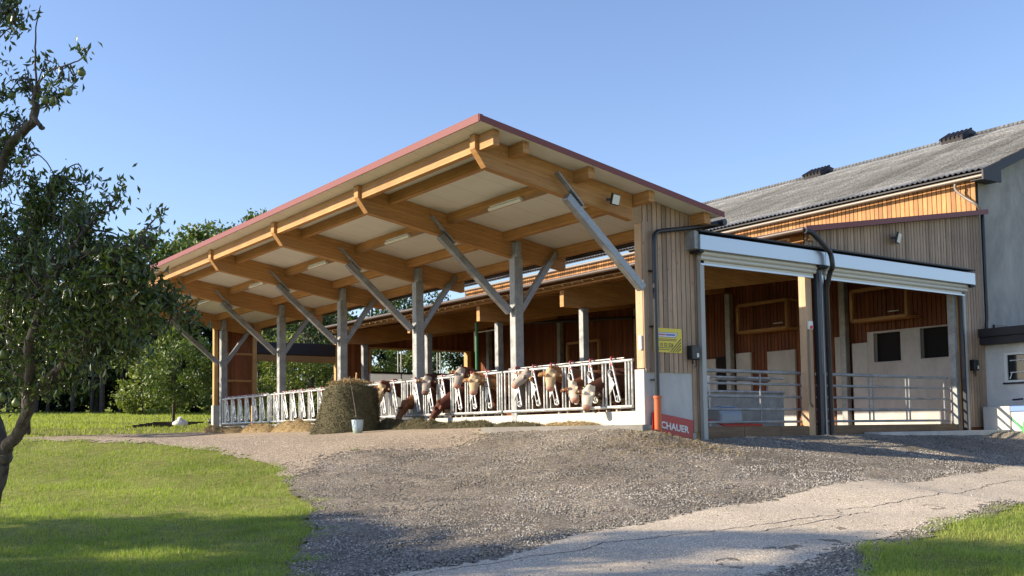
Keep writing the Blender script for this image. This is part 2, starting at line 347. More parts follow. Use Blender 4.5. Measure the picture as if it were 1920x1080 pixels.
# ================================================================== GROUND
def arr(*seg):
    out = []
    for a, b, s in seg: out += list(np.arange(a, b, s))
    return np.array(out+[seg[-1][1]], float)
gx = arr((-400, -60, 20), (-60, -22, 2), (-22, -14, .3), (-14, 3, .14), (3, 22, .3), (22, 60, 2), (60, 400, 20)); gy = arr((-60, -20, 4), (-20, -12, .3), (-12, 12, .14), (12, 16, .3), (16, 60, 1), (60, 400, 20))
XX, YY = np.meshgrid(gx, gy, indexing='ij'); ZZ = hgt(XX, YY)
ins = (XX > .05) & (XX < 13.2) & (YY > .1) & (YY < 26.4); ZZ = np.where(ins, np.minimum(ZZ, -.22), ZZ)
nx, ny = XX.shape; idx = np.arange(nx*ny).reshape(nx, ny)
Fq = np.stack([idx[:-1, :-1], idx[1:, :-1], idx[1:, 1:], idx[:-1, 1:]], -1).reshape(-1, 4)
prop(mesh_np('ground', np.stack([XX, YY, ZZ], -1).reshape(-1, 3), Fq, M['soil'], smooth=True), kind='structure')
GRAVEL = np.array([(-7.3, 2.1), (-8.0, -.6), (-9.4, -3.7), (-10.9, -6.3), (-12.6, -9.5), (-13.5, -12), (-10, -12.3), (-6.75, -10.1), (-4.9, -9.2), (-.6, -8.2), (8, -7.2), (22, -8), (22, -2), (13.3, -.25), (.2, -.25), (-.3, -.4), (-1.5, 3.85), (-3.5, 4.1), (-4.8, 4.7), (-5.8, 4.8), (-6.6, 4.0)])
TAN = np.array([(-9.6, 10.3), (-8.7, 9.2), (-7.8, 8.2), (-7.2, 6.9), (-6.65, 5.4), (-6.5, 4.4), (-7.2, 2.4), (-6.7, 2.6), (-5.4, 4.2), (-4.6, 4.2), (-3.3, 3.6), (-1.9, 3.2), (-1.55, 3.82), (-.1, 3.8), (-.1, 26.6), (-4, 26.4), (-8, 25.2), (-13.5, 22.5), (-12.5, 17)])
ROAD = np.array([(-14.5, -10), (-10.3, -7.0), (-5.6, -6.3), (-2.3, -5.8), (2, -5.0), (8, -4.0), (22, -3.5), (22, -7.4), (8, -6.5), (-.5, -7.9), (-3.2, -8.55), (-5.4, -8.95), (-7.8, -9.5), (-11, -11.5), (-13, -14)])
def vnoise(X, Y, s):
    r = np.random.default_rng(5).random((64, 64)); x = X/s; y = Y/s; xi = np.floor(x).astype(int); yi = np.floor(y).astype(int); fx = x-xi; fy = y-yi
    fx = fx*fx*(3-2*fx); fy = fy*fy*(3-2*fy); g = lambda i, j: r[i % 64, j % 64]
    return (g(xi, yi)*(1-fx)+g(xi+1, yi)*fx)*(1-fy)+(g(xi, yi+1)*(1-fx)+g(xi+1, yi+1)*fx)*fy-.5
LAWN = np.array([(-40, 20), (-9.6, 10.3), (-8.7, 9.2), (-7.6, 8.0), (-6.9, 6.5), (-6.4, 4.4), (-7.0, 2.0), (-8.0, -.6), (-9.4, -3.7), (-11.5, -7), (-40, -12)])
def sheet(name, poly, off, mt, step, wob, disp=0.0, dith=0.0, mask=()):
    x0, y0 = poly.min(0)-.5; x1, y1 = poly.max(0)+.5
    X, Y = np.meshgrid(np.arange(x0, x1, step), np.arange(y0, y1, step), indexing='ij'); cx = X[:-1, :-1]+step/2; cy = Y[:-1, :-1]+step/2
    sd_ = pdist(poly, cx, cy); sd_ = np.where(inpoly(poly, cx, cy), sd_, -sd_)
    keep = sd_+wob*(vnoise(cx, cy, .9)*.9+vnoise(cx+7, cy, .22)*.5+vnoise(cx+7, cy+3, .1)*.5)+dith*(rng.random(cx.shape)**2-.25)*(1-inpoly(LAWN, cx, cy)) > 0
    k = np.arange(X.size).reshape(X.shape)
    q = np.stack([k[:-1, :-1], k[1:, :-1], k[1:, 1:], k[:-1, 1:]], -1)[keep]
    mk = np.ones(X.shape)
    for P in mask: q_ = pdist(P, X, Y); q_ = np.where(inpoly(P, X, Y), -q_, q_); mk *= sstep(-.05, .7, q_)
    Z = hgt(X, Y)+off+mk*disp*(vnoise(X, Y, .31)+.5*vnoise(X, Y, .13)+.5)
    u, inv = np.unique(q, return_inverse=True); V = np.stack([X, Y, Z], -1).reshape(-1, 3)[u]
    o = mesh_np(name, V, inv.reshape(-1, 4), mt, smooth=True); return prop(o, kind='structure')
SHOULDER = np.array([(-13, -10.2), (-8.0, -8.6), (-5.4, -8.2), (-.5, -7.3), (8, -6.1), (22, -7), (22, -8.4), (8, -7.7), (-.6, -8.25), (-4.9, -9.25), (-6.75, -10.15), (-10, -12.4), (-14, -14)])
sheet('gravel_yard', GRAVEL, .004, M['gravel'], .085, .3, .034, mask=(TAN, ROAD, SHOULDER))
sheet('road_shoulder', SHOULDER, .009, M['shoulder'], .08, .2, .012)
sheet('gravel_path', TAN, .010, M['tan'], .08, .35, .005, .9)
sheet('driveway', ROAD, .017, M['asphalt'], .07, .12, .003, .16)
# cracks along the worn edge of the driveway
for pts_ in (((705, 1100), (860, 1068), (1000, 1046), (1090, 1035), (1130, 1022), (1205, 1015), (1300, 1003), (1380, 993), (1480, 978), (1575, 968), (1572, 958), (1650, 950), (1750, 932), (1850, 912), (1925, 902)), ((1420, 1000), (1470, 992), (1560, 975), (1640, 962))):
    W_ = [hit(*p) for p in pts_]; P_ = []
    for a, b in zip(W_, W_[1:]):
        nseg = max(2, int(math.hypot(b[0]-a[0], b[1]-a[1])/.09))
        for k in range(nseg): P_.append((a[0]+(b[0]-a[0])*k/nseg+random.uniform(-.035, .035), a[1]+(b[1]-a[1])*k/nseg+random.uniform(-.035, .035)))
    P_ = np.array(P_); w_ = .003+.008*np.random.default_rng(3).random(len(P_)); d_ = np.gradient(P_, axis=0); d_ /= np.linalg.norm(d_, axis=1)[:, None]; nn_ = np.stack([-d_[:, 1], d_[:, 0]], -1)*w_[:, None]
    A_, B_ = P_+nn_, P_-nn_; V_ = np.concatenate([np.c_[A_, hgt(A_[:, 0], A_[:, 1])+.022], np.c_[B_, hgt(B_[:, 0], B_[:, 1])+.022]]); k_ = np.arange(len(P_)-1); L_ = len(P_)
    prop(mesh_np('driveway_crack', V_, np.stack([k_, k_+1, k_+1+L_, k_+L_], -1), M['fascia']), kind='structure')
def zone_free(X, Y, pad=.07):
    m = np.ones(X.shape, bool)
    for P in (GRAVEL, TAN, ROAD, SHOULDER):
        s_ = pdist(P, X, Y); s_ = np.where(inpoly(P, X, Y), s_, -s_); m &= s_+.5*(vnoise(X, Y, .9)*.9+vnoise(X+7, Y, .22)*.5) < .05+pad+.22*rng.random(X.shape)**3
    return m & ~((X > -.3) & (Y > -.6) & (Y < 27))
# loose stones on the gravel
def stones(name, n, poly, box, smin, smax, mt, dens=None):
    X = rng.uniform(box[0], box[1], n); Y = rng.uniform(box[2], box[3], n); k = inpoly(poly, X, Y) & (rng.random(n) < (dens(X, Y) if dens else 1)); X = X[k]; Y = Y[k]
    n = len(X); s_ = rng.uniform(smin, smax, n)**1.0; Z = hgt(X, Y)+.02
    base = np.array([(1, 0, 0), (-1, 0, 0), (0, 1, 0), (0, -1, 0), (0, 0, .7), (0, 0, -.7)], float)
    V = base[None]*(s_*.5)[:, None, None]*rng.uniform(.6, 1.35, (n, 6, 1)); a = rng.uniform(0, 6.28, n); c, s2 = np.cos(a), np.sin(a)
    Vx = V[..., 0]*c[:, None]-V[..., 1]*s2[:, None]; Vy = V[..., 0]*s2[:, None]+V[..., 1]*c[:, None]
    tl = rng.uniform(-.6, .6, n)[:, None]; Vz = V[..., 2]+Vx*tl
    V = np.stack([Vx+X[:, None], Vy+Y[:, None], Vz+Z[:, None]], -1).reshape(-1, 3)
    f = np.array([(0, 2, 4), (2, 1, 4), (1, 3, 4), (3, 0, 4), (2, 0, 5), (1, 2, 5), (3, 1, 5), (0, 3, 5)]); Fc = (f[None]+6*np.arange(n)[:, None, None]).reshape(-1, 3)
    cb = rng.uniform(.06, .50, n)*(1+.9*vnoise(X, Y, 1.1)); tint = np.stack([cb*1.03, cb*.95, cb*.84], -1); tint[rng.random(n) < .06] = (.42, .38, .32)
    return mesh_np(name, V, Fc, mt, cols=np.repeat(tint, 6, 0))
m = mat('stone', (.2, .2, .2), .9, spec=.2); t = NT(m); a = t.n('ShaderNodeAttribute'); a.attribute_name = 'Col'; t.l(a.outputs['Color'], t.b.inputs['Base Color']); M['stone'] = m
onroad = lambda X, Y: np.where(inpoly(ROAD, X, Y), .015, np.where(inpoly(TAN, X, Y), .2, 1))
g = stones('loose_gravel', 230000, GRAVEL, (-13.5, 14, -12, 5), .012, .038, M['stone'], onroad); prop(g, kind='stuff')
# grass
def blades(name, X, Y, h, w, mt, lean=.5, zoff=0.0):
    n = len(X); Z = hgt(X, Y)+zoff; a = rng.uniform(0, 6.28, n); hh = h*rng.uniform(.5, 1.3, n)*(1+1.1*vnoise(X+3, Y, .45)+.5*vnoise(X, Y+3, .16)); ww = w*rng.uniform(.7, 1.3, n)
    l1 = rng.uniform(0, lean, n)*hh; b = rng.uniform(0, 6.28, n)
    p0 = np.stack([X-np.cos(a)*ww/2, Y-np.sin(a)*ww/2, Z-.01], -1); p1 = np.stack([X+np.cos(a)*ww/2, Y+np.sin(a)*ww/2, Z-.01], -1)
    p2 = np.stack([X+np.cos(b)*l1, Y+np.sin(b)*l1, Z+hh], -1)
    V = np.stack([p0, p1, p2], 1).reshape(-1, 3); return mesh_np(name, V, np.arange(3*n).reshape(-1, 3), mt)
n = 520000; X = rng.uniform(-17, -4.5, n); Y = rng.uniform(-12, 11, n); d = np.hypot(X-CAM[0], Y-CAM[1]); k = zone_free(X, Y) & (rng.random(n) < np.clip(12/d, .35, 1)) & (vnoise(X, Y, .5)+vnoise(X, Y, .13)*.8+.75 > rng.random(n)*.9)
X1, Y1 = X[k], Y[k]
n = 130000; X = rng.uniform(-9, 6, n); Y = rng.uniform(-14, -7, n); k = zone_free(X, Y); X1 = np.r_[X1, X[k]]; Y1 = np.r_[Y1, Y[k]]
dry = rng.random(len(X1)) < np.clip(.05+.5*(vnoise(X1, Y1+20, 1.3)+.5*vnoise(X1, Y1, .4)), .02, .6)
prop(blades('lawn_grass', X1[~dry], Y1[~dry], .055, .011, M['blade'], .9), kind='stuff')
prop(blades('dry_grass', X1[dry], Y1[dry], .045, .010, M['dryblade'], 1.2), kind='stuff')
n = 150000; X = rng.uniform(-30, 25, n); Y = 10+rng.random(n)**.8*75; k = zone_free(X, Y) & ~((X > -.3) & (Y < 27.5)); prop(blades('meadow_grass', X[k], Y[k], .12, .05, M['blade2'], .8), kind='stuff')
# stray straw lying on the gravel near the barn corner
def wisps(name, C, S, n, L, mt, r=.003, kind='stuff', zf=None, tilt=.25):
    C = np.array(C); P = C+rng.normal(0, 1, (n, 3))*S
    P[:, 2] = (zf(P[:, 0], P[:, 1]) if zf else P[:, 2]); a = rng.uniform(0, 6.28, n); ln = L*rng.uniform(.4, 1.3, n); tz = rng.normal(0, tilt, n)
    dv = np.stack([np.cos(a), np.sin(a), tz], -1)*ln[:, None]/2; b = np.stack([-np.sin(a), np.cos(a), np.zeros(n)], -1)*r; bz = np.array([0, 0, r*1.6])
    V = np.stack([P-dv-b, P-dv+b, P+dv+b+bz, P+dv-b+bz], 1).reshape(-1, 3)
    o = mesh_np(name, V, np.arange(4*n).reshape(-1, 4), mt); return prop(o, kind=kind) if kind else o
wisps('straw_litter', (-.6, -1.3, 0), (.9, .8, 0), 2600, .14, M['drywisp'], .004, zf=lambda x, y: hgt(x, y)+.035)
wisps('straw_scraps', (-3.5, -2.0, 0), (3.2, 2.2, 0), 1500, .16, M['drywisp'], .004, zf=lambda x, y: hgt(x, y)+.035)
# kerb slab along the feed alley
kb = MB(); kb.prism([(-1.62, 3.9, -.32), (-.32, -.25, -.32), (-.16, -.25, -.32), (-1.46, 3.92, -.32)], (0, 0, .33)); o = kb.build('kerb_slab', M['kerb'], bevel=.01); prop(o, 'long low concrete kerb between gravel slope and feed alley', 'kerb')
fl = MB().prism([(-1.46, 3.9, -.1), (-.17, -.22, -.1), (-.035, -.22, -.1), (-.035, 3.9, -.1)], (0, 0, .09)); prop(fl.build('feed_alley', M['tan']), kind='structure')
bf = MB().box(.22, 13.15, .12, 26.4, -.3, -.05); prop(bf.build('barn_floor', M['straw']), kind='structure')
ap = MB().prism([(7.5, -.55, -.6), (13.4, -1.0, -.6), (13.4, -.06, -.6), (7.5, -.06, -.6)], (0, 0, .36)); 

# ================================================================== FEEDING BARN (open monopitch hall)
B = thing('cattle_barn', 'open timber and steel feeding barn with red edged monopitch roof and larch clad end wall', 'barn', (0, 0, 0))
def zs(x): return 4.93-.168*x                         # underside of roof panels
def zb(x): return float(np.interp(x, [-4.3, -4.02, 0, 1.83], [5.36, 5.02, 4.36, 4.14]))
RX0, RX1, RY0, RY1 = -4.60, 1.92, -.62, 27.2
pan = MB(); pan.prism([(RX0+.03, RY0+.03, zs(RX0+.03)), (RX1-.02, RY0+.03, zs(RX1-.02)), (RX1-.02, RY0+.03, zs(RX1-.02)+.02), (RX0+.03, RY0+.03, zs(RX0+.03)+.02)], (0, RY1-RY0-.06, 0)); pan.build('soffit', M['soffit'], B)
top = MB(); top.prism([(RX0+.03, RY0+.03, zs(RX0)+.024), (RX1-.02, RY0+.03, zs(RX1)+.024), (RX1-.02, RY0+.03, zs(RX1)+.085), (RX0+.03, RY0+.03, zs(RX0)+.085)], (0, RY1-RY0-.06, 0)); top.build('roof', M['redroof'], B)
for y in (RY0, RY1-.02):
    tr = MB(); tr.prism([(RX0, y, zs(RX0)-.02), (RX1+.02, y, zs(RX1+.02)-.02), (RX1+.02, y, zs(RX1)+.095), (RX0, y, zs(RX0)+.10)], (0, .02, 0)); tr.build('verge_trim', M['redtrim'], B)
tr = MB(); tr.box(RX0-.012, RX0+.016, RY0+.021, RY1-.021, zs(RX0)-.035, zs(RX0)+.10); tr.box(RX0-.012, RX0+.09, RY0+.021, RY1-.021, zs(RX0)+.101, zs(RX0)+.112); tr.build('eave_trim', M['redtrim'], B)
# purlins
for x, w, h in ((-4.12, .15, .30), (-3.42, .14, .23), (-1.78, .16, .23), (-.12, .16, .23), (1.55, .2, .24)):
    MB().prism([(x-w/2, -.47, zs(x-w/2)-.003), (x+w/2, -.47, zs(x+w/2)-.003), (x+w/2, -.47, zs(x)-h), (x-w/2, -.47, zs(x)-h)], (0, 27.4, 0)).build('purlin', M['glu_y'], B, bevel=.006)
BY = [.0, 4.92, 9.82, 14.73, 19.74, 25.75]
for i, y in enumerate(BY):
    x1 = 1.83 if i else -.22
    pts = [(-4.28, zs(-4.28)-.06), (-4.28, 5.36), (-4.02, 5.02), (min(0, x1), zb(min(0, x1)))]+([(1.83, 4.14)] if i else [])+[(x1, zs(x1)-.004)]
    pts = [(-4.28, zs(-4.28)-.004)]+pts[1:]
    yy = y-.02 if i else .03
    MB().prism([(a, yy, b) for a, b in pts], (0, .2 if i else .18, 0)).build('main_beam', M['glu_x'], B, bevel=.006)
    if i:
        c = MB(); c.box(0, .26, y-.24, y-.0+.0, -.1, 4.30); c.box(.05, .21, y-.262, y-.025, 4.30, 4.72); c.build('column', M['galv'], B, bevel=.012)
    s = MB(); ys = (y-.10) if i else -.06
    w = .17
    s.bar((-2.12, ys, 4.86-.20), (-.08, ys, 2.92), .17, .17, (0, 1, 0)); s.bar((-2.40, ys-.055, 5.11), (-1.75, ys-.055, 4.50), .035, .15, (0, 1, 0))
    s2 = MB(); s2.bar((-2.42, ys-.075, 5.12), (-1.85, ys-.075, 4.58), .15, .03, (0, 1, 0)); s.v = s.v; 
    s.build('strut', M['strut'], B, bevel=.008)
    if i:
        s = MB(); s.bar((.22, ys, 2.92), (1.22, ys, 4.30), .15, .15, (0, 1, 0)); s.bar((1.05, ys-.07, 4.06), (1.42, ys-.07, 4.56), .03, .14, (1, 0, 0)); s.build('strut', M['strut'], B, bevel=.008)
for i, y in enumerate(BY):
    yb = (y-.10 if i else -.06)-.095
    for (x_, z_) in ((-2.30, 5.02), (-2.05, 4.78), (-1.88, 4.62)): MB().tube([(x_, yb+.03, z_), (x_, yb-.02, z_)], .022, 6).build('bolt', M['darkmetal'], B)
# wall end post, plinth, boards
MB().box(.0, .20, .02, .24, 1.22, 4.37).build('corner_post', M['larch_post'], B, bevel=.006)
MB().box(-.02, 1.53, .0, .30, -.6, 1.20).build('plinth', M['concrete'], B, bevel=.008)
bk = MB(); bk.prism([(.03, .012, 1.205), (1.56, .012, 1.205), (1.56, .012, zs(1.56)-.01), (.03, .012, zs(.03)-.01)], (0, .008, 0)); bk.build('board_backing', M['dark'], B)
bd = MB(); x = .02
while x < 1.80:
    w = .118; x1 = min(x+w, 1.83); z0 = 1.135 if x < 1.40 else -.18
    bd.prism([(x, -.028, z0), (x1, -.028, z0), (x1, -.028, zs(x1)-.012), (x, -.028, zs(x)-.012)], (0, .028, 0)); x += .14
bd.build('cladding', M['larch_x'], B)
MB().box(1.54, 1.80, .0, .22, -.4, 4.3).build('door_post', M['post_z'], B)
MB().box(-.005, .17, -.03, .0, 1.22, 4.40).build('corner_board', M['larch_x'], B)
# gutter + downpipe
gt = MB(); gt.tube([(2.02, -.55, 4.50), (2.02, 27, 4.50)], .075, 10); gt.build('gutter', M['pipe'], B, smooth=True)
dp = MB(); dp.tube(curve([(2.02, -.40, 4.47), (1.75, -.33, 4.45), (1.35, -.22, 4.36), (.45, -.17, 4.20), (.28, -.16, 4.14), (.215, -.16, 4.0), (.205, -.16, 3.7)], 5)+[(.205, -.16, .60)], .052, 12); dp.build('downpipe', M['pipe'], B, smooth=True)
op = MB(); op.tube([(.205, -.16, -.45), (.205, -.16, .56), (.205, -.16, .56), (.205, -.16, .62)], [.078, .078, .09, .09], 16); op.build('drain_pipe', M['orange'], B, smooth=True)
for z in (.95, 2.1, 3.3): MB().box(.13, .28, -.10, -.03, z, z+.03).build('pipe_clamp', M['black'], B)
MB().box(-.045, .0, .04, .12, 1.62, 1.92).build('socket_box', M['white'], B)
# far end wall panel
fe = MB(); x = .02
while x < 1.72: fe.box(x, x+.17, 26.42, 26.46, 1.2, zs(x)-.05); x += .175
fe.build('end_cladding', M['red_x'], B)
for z in (2.2, 3.35): MB().box(.02, 1.7, 26.36, 26.418, z, z+.1).build('wall_rail', M['glu_x'], B)
MB().box(-.02, .14, 26.3, 26.5, 1.2, 4.7).build('end_post', M['post_z'], B); MB().box(1.68, 1.86, 26.3, 26.5, -.1, 4.5).build('end_post', M['post_z'], B)
MB().box(-.05, .9, 26.3, 26.55, -.3, 1.2).build('end_plinth', M['concrete'], B)
MB().box(1.87, 5.6, 26.35, 26.6, 3.15, 3.42).build('door_header', M['timber_y'], B)
MB().box(1.87, 5.6, 26.3, 26.75, 3.44, 3.98).build('shutter_housing', M['fascia'], B, bevel=.03)
MB().box(5.6, 5.85, 26.3, 26.5, -.1, 4.4).build('end_post', M['post_z'], B)
# concrete trough kerb under the barrier
tc_ = MB(); tc_.prism([(-.03, .3, -.25), (.2, .3, -.25), (.2, .3, .31), (.02, .3, .31)], (0, 25.1, 0)); prop(tc_.build('trough_wall', M['curb'], bevel=.01), 'low pale concrete wall carrying the feed barrier', 'low wall')

# tube lights under the purlins
def tube_light(x, y0, label):
    z = zs(x)-.25; r = thing('tube_light', label, 'tube light', (x, y0, z), 'tube lights under the barn purlins')
    MB().tube([(x-.13, y0, z), (x-.13, y0+1.25, z)], .045, 10).build('diffuser', M['lamp'], r, smooth=True)
    MB().box(x-.16, x-.10, y0+.05, y0+1.2, z+.046, z+.07).build('lamp_housing', M['white'], r)
    MB().tube([(x-.07, y0-1.6, z+.01), (x-.07, y0+3.0, z+.01)], .012, 6).build('conduit', M['gutter'], r)
for i, (y, s_) in enumerate(((1.75, 'first bay, nearest the larch clad wall'), (6.65, 'second bay from the larch clad wall'), (11.5, 'third bay from the larch clad wall'), (16.3, 'fourth bay from the larch clad wall'), (21.5, 'farthest bay from the larch clad wall'))):
    tube_light(-1.78, y, 'pale tube light under the barn roof in the '+s_)
def floodlight(x, y, z, yaw, label, s=.27, tilt=-.35):
    r = thing('floodlight', label, 'floodlight', (x, y, z), 'floodlights'); q = Matrix.Rotation(yaw, 3, 'Z') @ Matrix.Rotation(tilt, 3, 'X')
    def T(mb):
        mb.v = [tuple(Vector((x, y, z))+q @ Vector(p)) for p in mb.v]; return mb
    T(MB().box(-s/2, s/2, -.03, .02, -s*.42, s*.42)).build('housing', M['black'], r, bevel=.008)
    T(MB().box(-s/2+.02, s/2-.02, -.036, -.031, -s*.42+.02, s*.42-.02)).build('lens', M['lamp'], r)
    MB().bar((x, y+.02, z), (x-.10, y+.16, z+.02), .04, .05).build('bracket', M['black'], r)
p = onY(1153, 374, -.22); floodlight(p[0], -.22, p[2], .25, 'square white faced floodlight on the end beam beside the big strut', .28, .25)
p = onY(1684, 446, -.2); floodlight(p[0], -.2, p[2], .35, 'square floodlight on the boarded gable above the right roller shutter', .34, .25)

# ================================================================== SIGNS AND BOXES
r = thing('company_sign', 'red sign with white SCHAUER lettering leaning on the plinth behind the orange drain pipe', 'sign', (.7, -.1, -.2))
c0, c1, c2, c3 = (onY(a, b, -.08) for a, b in ((1223, 806), (1300, 825), (1300, 788), (1224, 772)))
MB().prism([c0, c1, c2, c3], (0, .018, 0)).build('board', M['signred'], r)
ex = Vector(c2)-Vector(c3); text('SCHAUER', .205, M['white'], r, Vector(c3)+ex.normalized()*.13+Vector((0, -.004, -.305)), ex, (0, 0, 1), .002, .006, sx=1.05)
r = thing('notice_sign', 'yellow notice sign with red and blue logo strip partly behind the black downpipe', 'sign', (.7, -.05, 1.8))
MB().box(.24, 1.09, -.045, -.034, 1.57, 2.10).build('board', M['signyel'], r)
MB().prism([(.28, -.048, 1.90), (.90, -.048, 1.90), (.98, -.048, 2.01), (.28, -.048, 2.01)], (0, .002, 0)).build('logo_strip', mat('logo_frame', (.12, .13, .2), .4), r)
MB().prism([(.29, -.050, 1.91), (.89, -.050, 1.91), (.96, -.050, 2.0), (.29, -.050, 2.0)], (0, .0015, 0)).build('logo_field', mat('logo_white', (.62, .62, .66), .4), r)
MB().box(.31, .58, -.053, -.0505, 1.94, 1.975).build('logo_bar', mat('logo_red', (.5, .12, .14), .4), r); MB().box(.60, .88, -.053, -.0505, 1.94, 1.975).build('logo_bar', mat('logo_blue', (.06, .10, .45), .4), r)
text('64 13 32 526', .105, M['black'], r, (.27, -.047, 1.70), (1, 0, 0), (0, 0, 1), .001, .002, sx=1.0)
sm = MB()
for z, a, b in ((1.855, .3, .93), (1.825, .3, .92), (1.665, .3, .8), (1.625, .36, .72)): sm.box(a, b, -.048, -.046, z, z+.012)
for k in range(4): sm.prism([(.72+.07*k, -.0485, 1.585), (.745+.07*k, -.0485, 1.585), (1.06, -.0485, 1.86-.07*k), (1.06, -.0485, 1.89-.07*k)], (0, .002, 0))
sm.build('print_lines', M['black'], r)
def jbox(x, z, lab):
    r = thing('control_box', lab, 'control box', (x, -.06, z), 'shutter control boxes')
    MB().box(x-.12, x+.12, -.20, -.04, z-.17, z+.14).build('casing', M['black'], r, bevel=.015)
    MB().box(x+.03, x+.09, -.206, -.201, z-.12, z-.03).build('switch', M['white'], r); MB().tube([(x-.03, -.12, z-.17), (x-.02, -.12, z-.27)], .02, 8).build('plug', M['black'], r)
    MB().tube([(x+.09, -.1, z-.17), (x+.10, -.1, z-.30), (x+.05, -.1, z-.33)], .012, 6).build('cable', M['black'], r)
jbox(1.36, 1.60, 'black shutter control box beside the yellow sign'); jbox(12.62, 1.62, 'black shutter control box on the boards beside the white annexe')
# ================================================================== LEAN-TO SHED
S = thing('lean_to_shed', 'lower timber shed with batten clad gable and lean-to roof between open barn and old barn', 'shed', (9, 0, 0))
def zt(x): return 4.80+.165*(x-5.2)
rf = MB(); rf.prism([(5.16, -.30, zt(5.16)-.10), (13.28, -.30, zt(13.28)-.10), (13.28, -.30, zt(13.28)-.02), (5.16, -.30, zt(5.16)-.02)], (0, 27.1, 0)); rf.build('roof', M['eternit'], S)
MB().prism([(5.12, -.33, zt(5.12)-.14), (13.34, -.33, zt(13.34)-.14), (13.34, -.33, zt(13.34)), (5.12, -.33, zt(5.12))], (0, .026, 0)).build('verge_trim', M['redtrim'], S)
# gable cladding above the shutters, X 5.4..13.3
gb = MB(); x = 5.42
MB().prism([(5.4, -.02, 4.0), (13.2, -.02, 4.0), (13.2, -.02, zt(13.2)-.15), (5.4, -.02, zt(5.4)-.15)], (0, .012, 0)).build('board_backing', M['dark'], S)
while x < 13.2:
    x1 = x+.118; z0 = 4.0 if x < 12.1 else -.15
    gb.prism([(x, -.052, z0), (x1, -.052, z0), (x1, -.052, zt(x1)-.13), (x, -.052, zt(x)-.13)], (0, .03, 0)); x += .14
gb.build('gable_cladding', M['larch_x'], S)
MB().box(12.1, 13.25, -.02, .1, -.3, 4.0).build('gable_return', M['red_x'], S)
MB().box(13.24, 13.33, -.05, .0, -.1, 6.0).build('corner_board', M['larch_x'], S)
gt = MB(); gt.tube([(5.02, -.34, 4.68), (5.02, 26.9, 4.72)], .065, 10); gt.build('gutter', M['brown'], S, smooth=True)
q1 = onY(1556, 471, -.5); q2 = onY(1561, 500, -.5); q3 = onY(1550, 517, -.3)
dp = MB(); dp.tube(curve([(5.02, -.38, 4.64), (5.25, -.42, 4.58), (q1[0]-.12, -.5, q1[2]+.05), (q1[0]+.03, -.5, q1[2]-.08), (q2[0], -.5, q2[2]), (q3[0]+.06, -.36, q3[2]+.08), (5.98, -.2, 3.30)], 5)+[(6.02, -.2, -.3)], .062, 12); dp.build('downpipe', M['pipe'], S, smooth=True)
MB().prism([(5.48, -.12, zt(5.5)-.36), (5.64, -.12, zt(5.5)-.36), (5.64, -.12, zt(5.5)-.12), (5.48, -.12, zt(5.5)-.12)], (0, 26.6, 0)).build('eave_purlin', M['glu_y'], S, bevel=.006)
MB().box(5.30, 5.5, -.12, 26.5, zt(5.4)-.17, zt(5.4)-.12).build('eave_soffit', M['red_y'], S)
be = MB()
for k in range(53): be.box(5.22, 5.29, .3+k*.5, .35+k*.5, 4.52, 4.57)  # small blocks added to stand for the dots of sunlight under the gutter
be.box(5.25, 5.27, .3, 26.4, 4.571, 4.60)
be.build('light_dot_blocks', M['post_z'], S)
for x in (7.5, 9.5, 11.5): MB().prism([(x-.07, .1, zt(x)-.32), (x+.07, .1, zt(x)-.32), (x+.07, .1, zt(x)-.11), (x-.07, .1, zt(x)-.11)], (0, 26.2, 0)).build('purlin', M['glu_y'], S)
SY = [4.92, 9.85, 14.73, 19.74, 25.3]
for i, y in enumerate([.12]+SY):
    MB().prism([(5.62, y-.1, 3.93), (6.9, y-.1, 3.96), (13.2, y-.1, 4.9), (13.2, y-.1, zt(13.2)-.35), (5.62, y-.1, zt(5.62)-.38)], (0, .2, 0)).build('rafter_beam', M['glu_x'], S, bevel=.006)
    if i:
        MB().box(6.42, 6.66, y-.1, y+.12, -.1, 3.93).build('post', M['galv'], S, bevel=.01)
    if i: MB().box(12.98, 13.2, y-.48, y-.26, -.1, 4.8).build('post', M['galv'], S, bevel=.01)
MB().box(5.36, 5.60, -.04, .16, -.3, 4.02).build('door_post', M['larch_post'], S)
MB().box(11.92, 12.06, .02, .22, -.3, 4.0).build('door_post', M['galv'], S)
MB().box(12.08, 12.2, .0, .2, -.3, 4.0).build('door_post', M['post_z'], S)
MB().box(1.8, 12.2, .02, .2, 3.95, 4.16).build('door_lintel', M['glu_x'], S)
# far end wall of the shed, with its window band
MB().box(5.85, 7.33, 26.42, 26.5, -.2, 5.0).build('end_cladding', M['red_x'], S)
MB().box(5.85, 7.33, 26.36, 26.418, 2.0, 2.12).build('wall_rail', M['glu_x'], S)
MB().prism([(7.33, 26.42, 3.93), (13.2, 26.42, 3.93), (13.2, 26.42, zt(13.2)-.12), (7.33, 26.42, zt(7.33)-.12)], (0, .08, 0)).build('end_cladding', M['red_x'], S)
MB().box(7.33, 12.72, 26.44, 26.445, .5, 2.72).build('wind_net', M['net'], S); MB().box(7.33, 12.72, 26.42, 26.55, -.2, .5).build('end_wall_base', M['concrete'], S)
MB().box(12.95, 13.25, 26.42, 26.6, -.2, 3.93).build('end_cladding', M['red_x'], S)
wf = MB()
wf.box(7.33, 12.72, 26.36, 26.48, 3.86, 3.94); wf.box(7.33, 7.42, 26.36, 26.48, 2.72, 3.9); 
wf.build('window_head', M['post_z'], S); MB().box(7.42, 12.72, 26.36, 26.48, 2.725, 2.80).build('window_sill', M['fascia'], S)
MB().box(12.72, 12.95, 26.3, 26.6, -.1, 3.93).build('window_jamb', M['post_z'], S)
for x in (8.88, 9.05, 10.30, 11.05, 11.22): MB().box(x-.02, x+.02, 26.38, 26.44, 2.0 if x in (9.05, 11.22) else 2.8, 3.86).build('mullion', M['galv'], S)
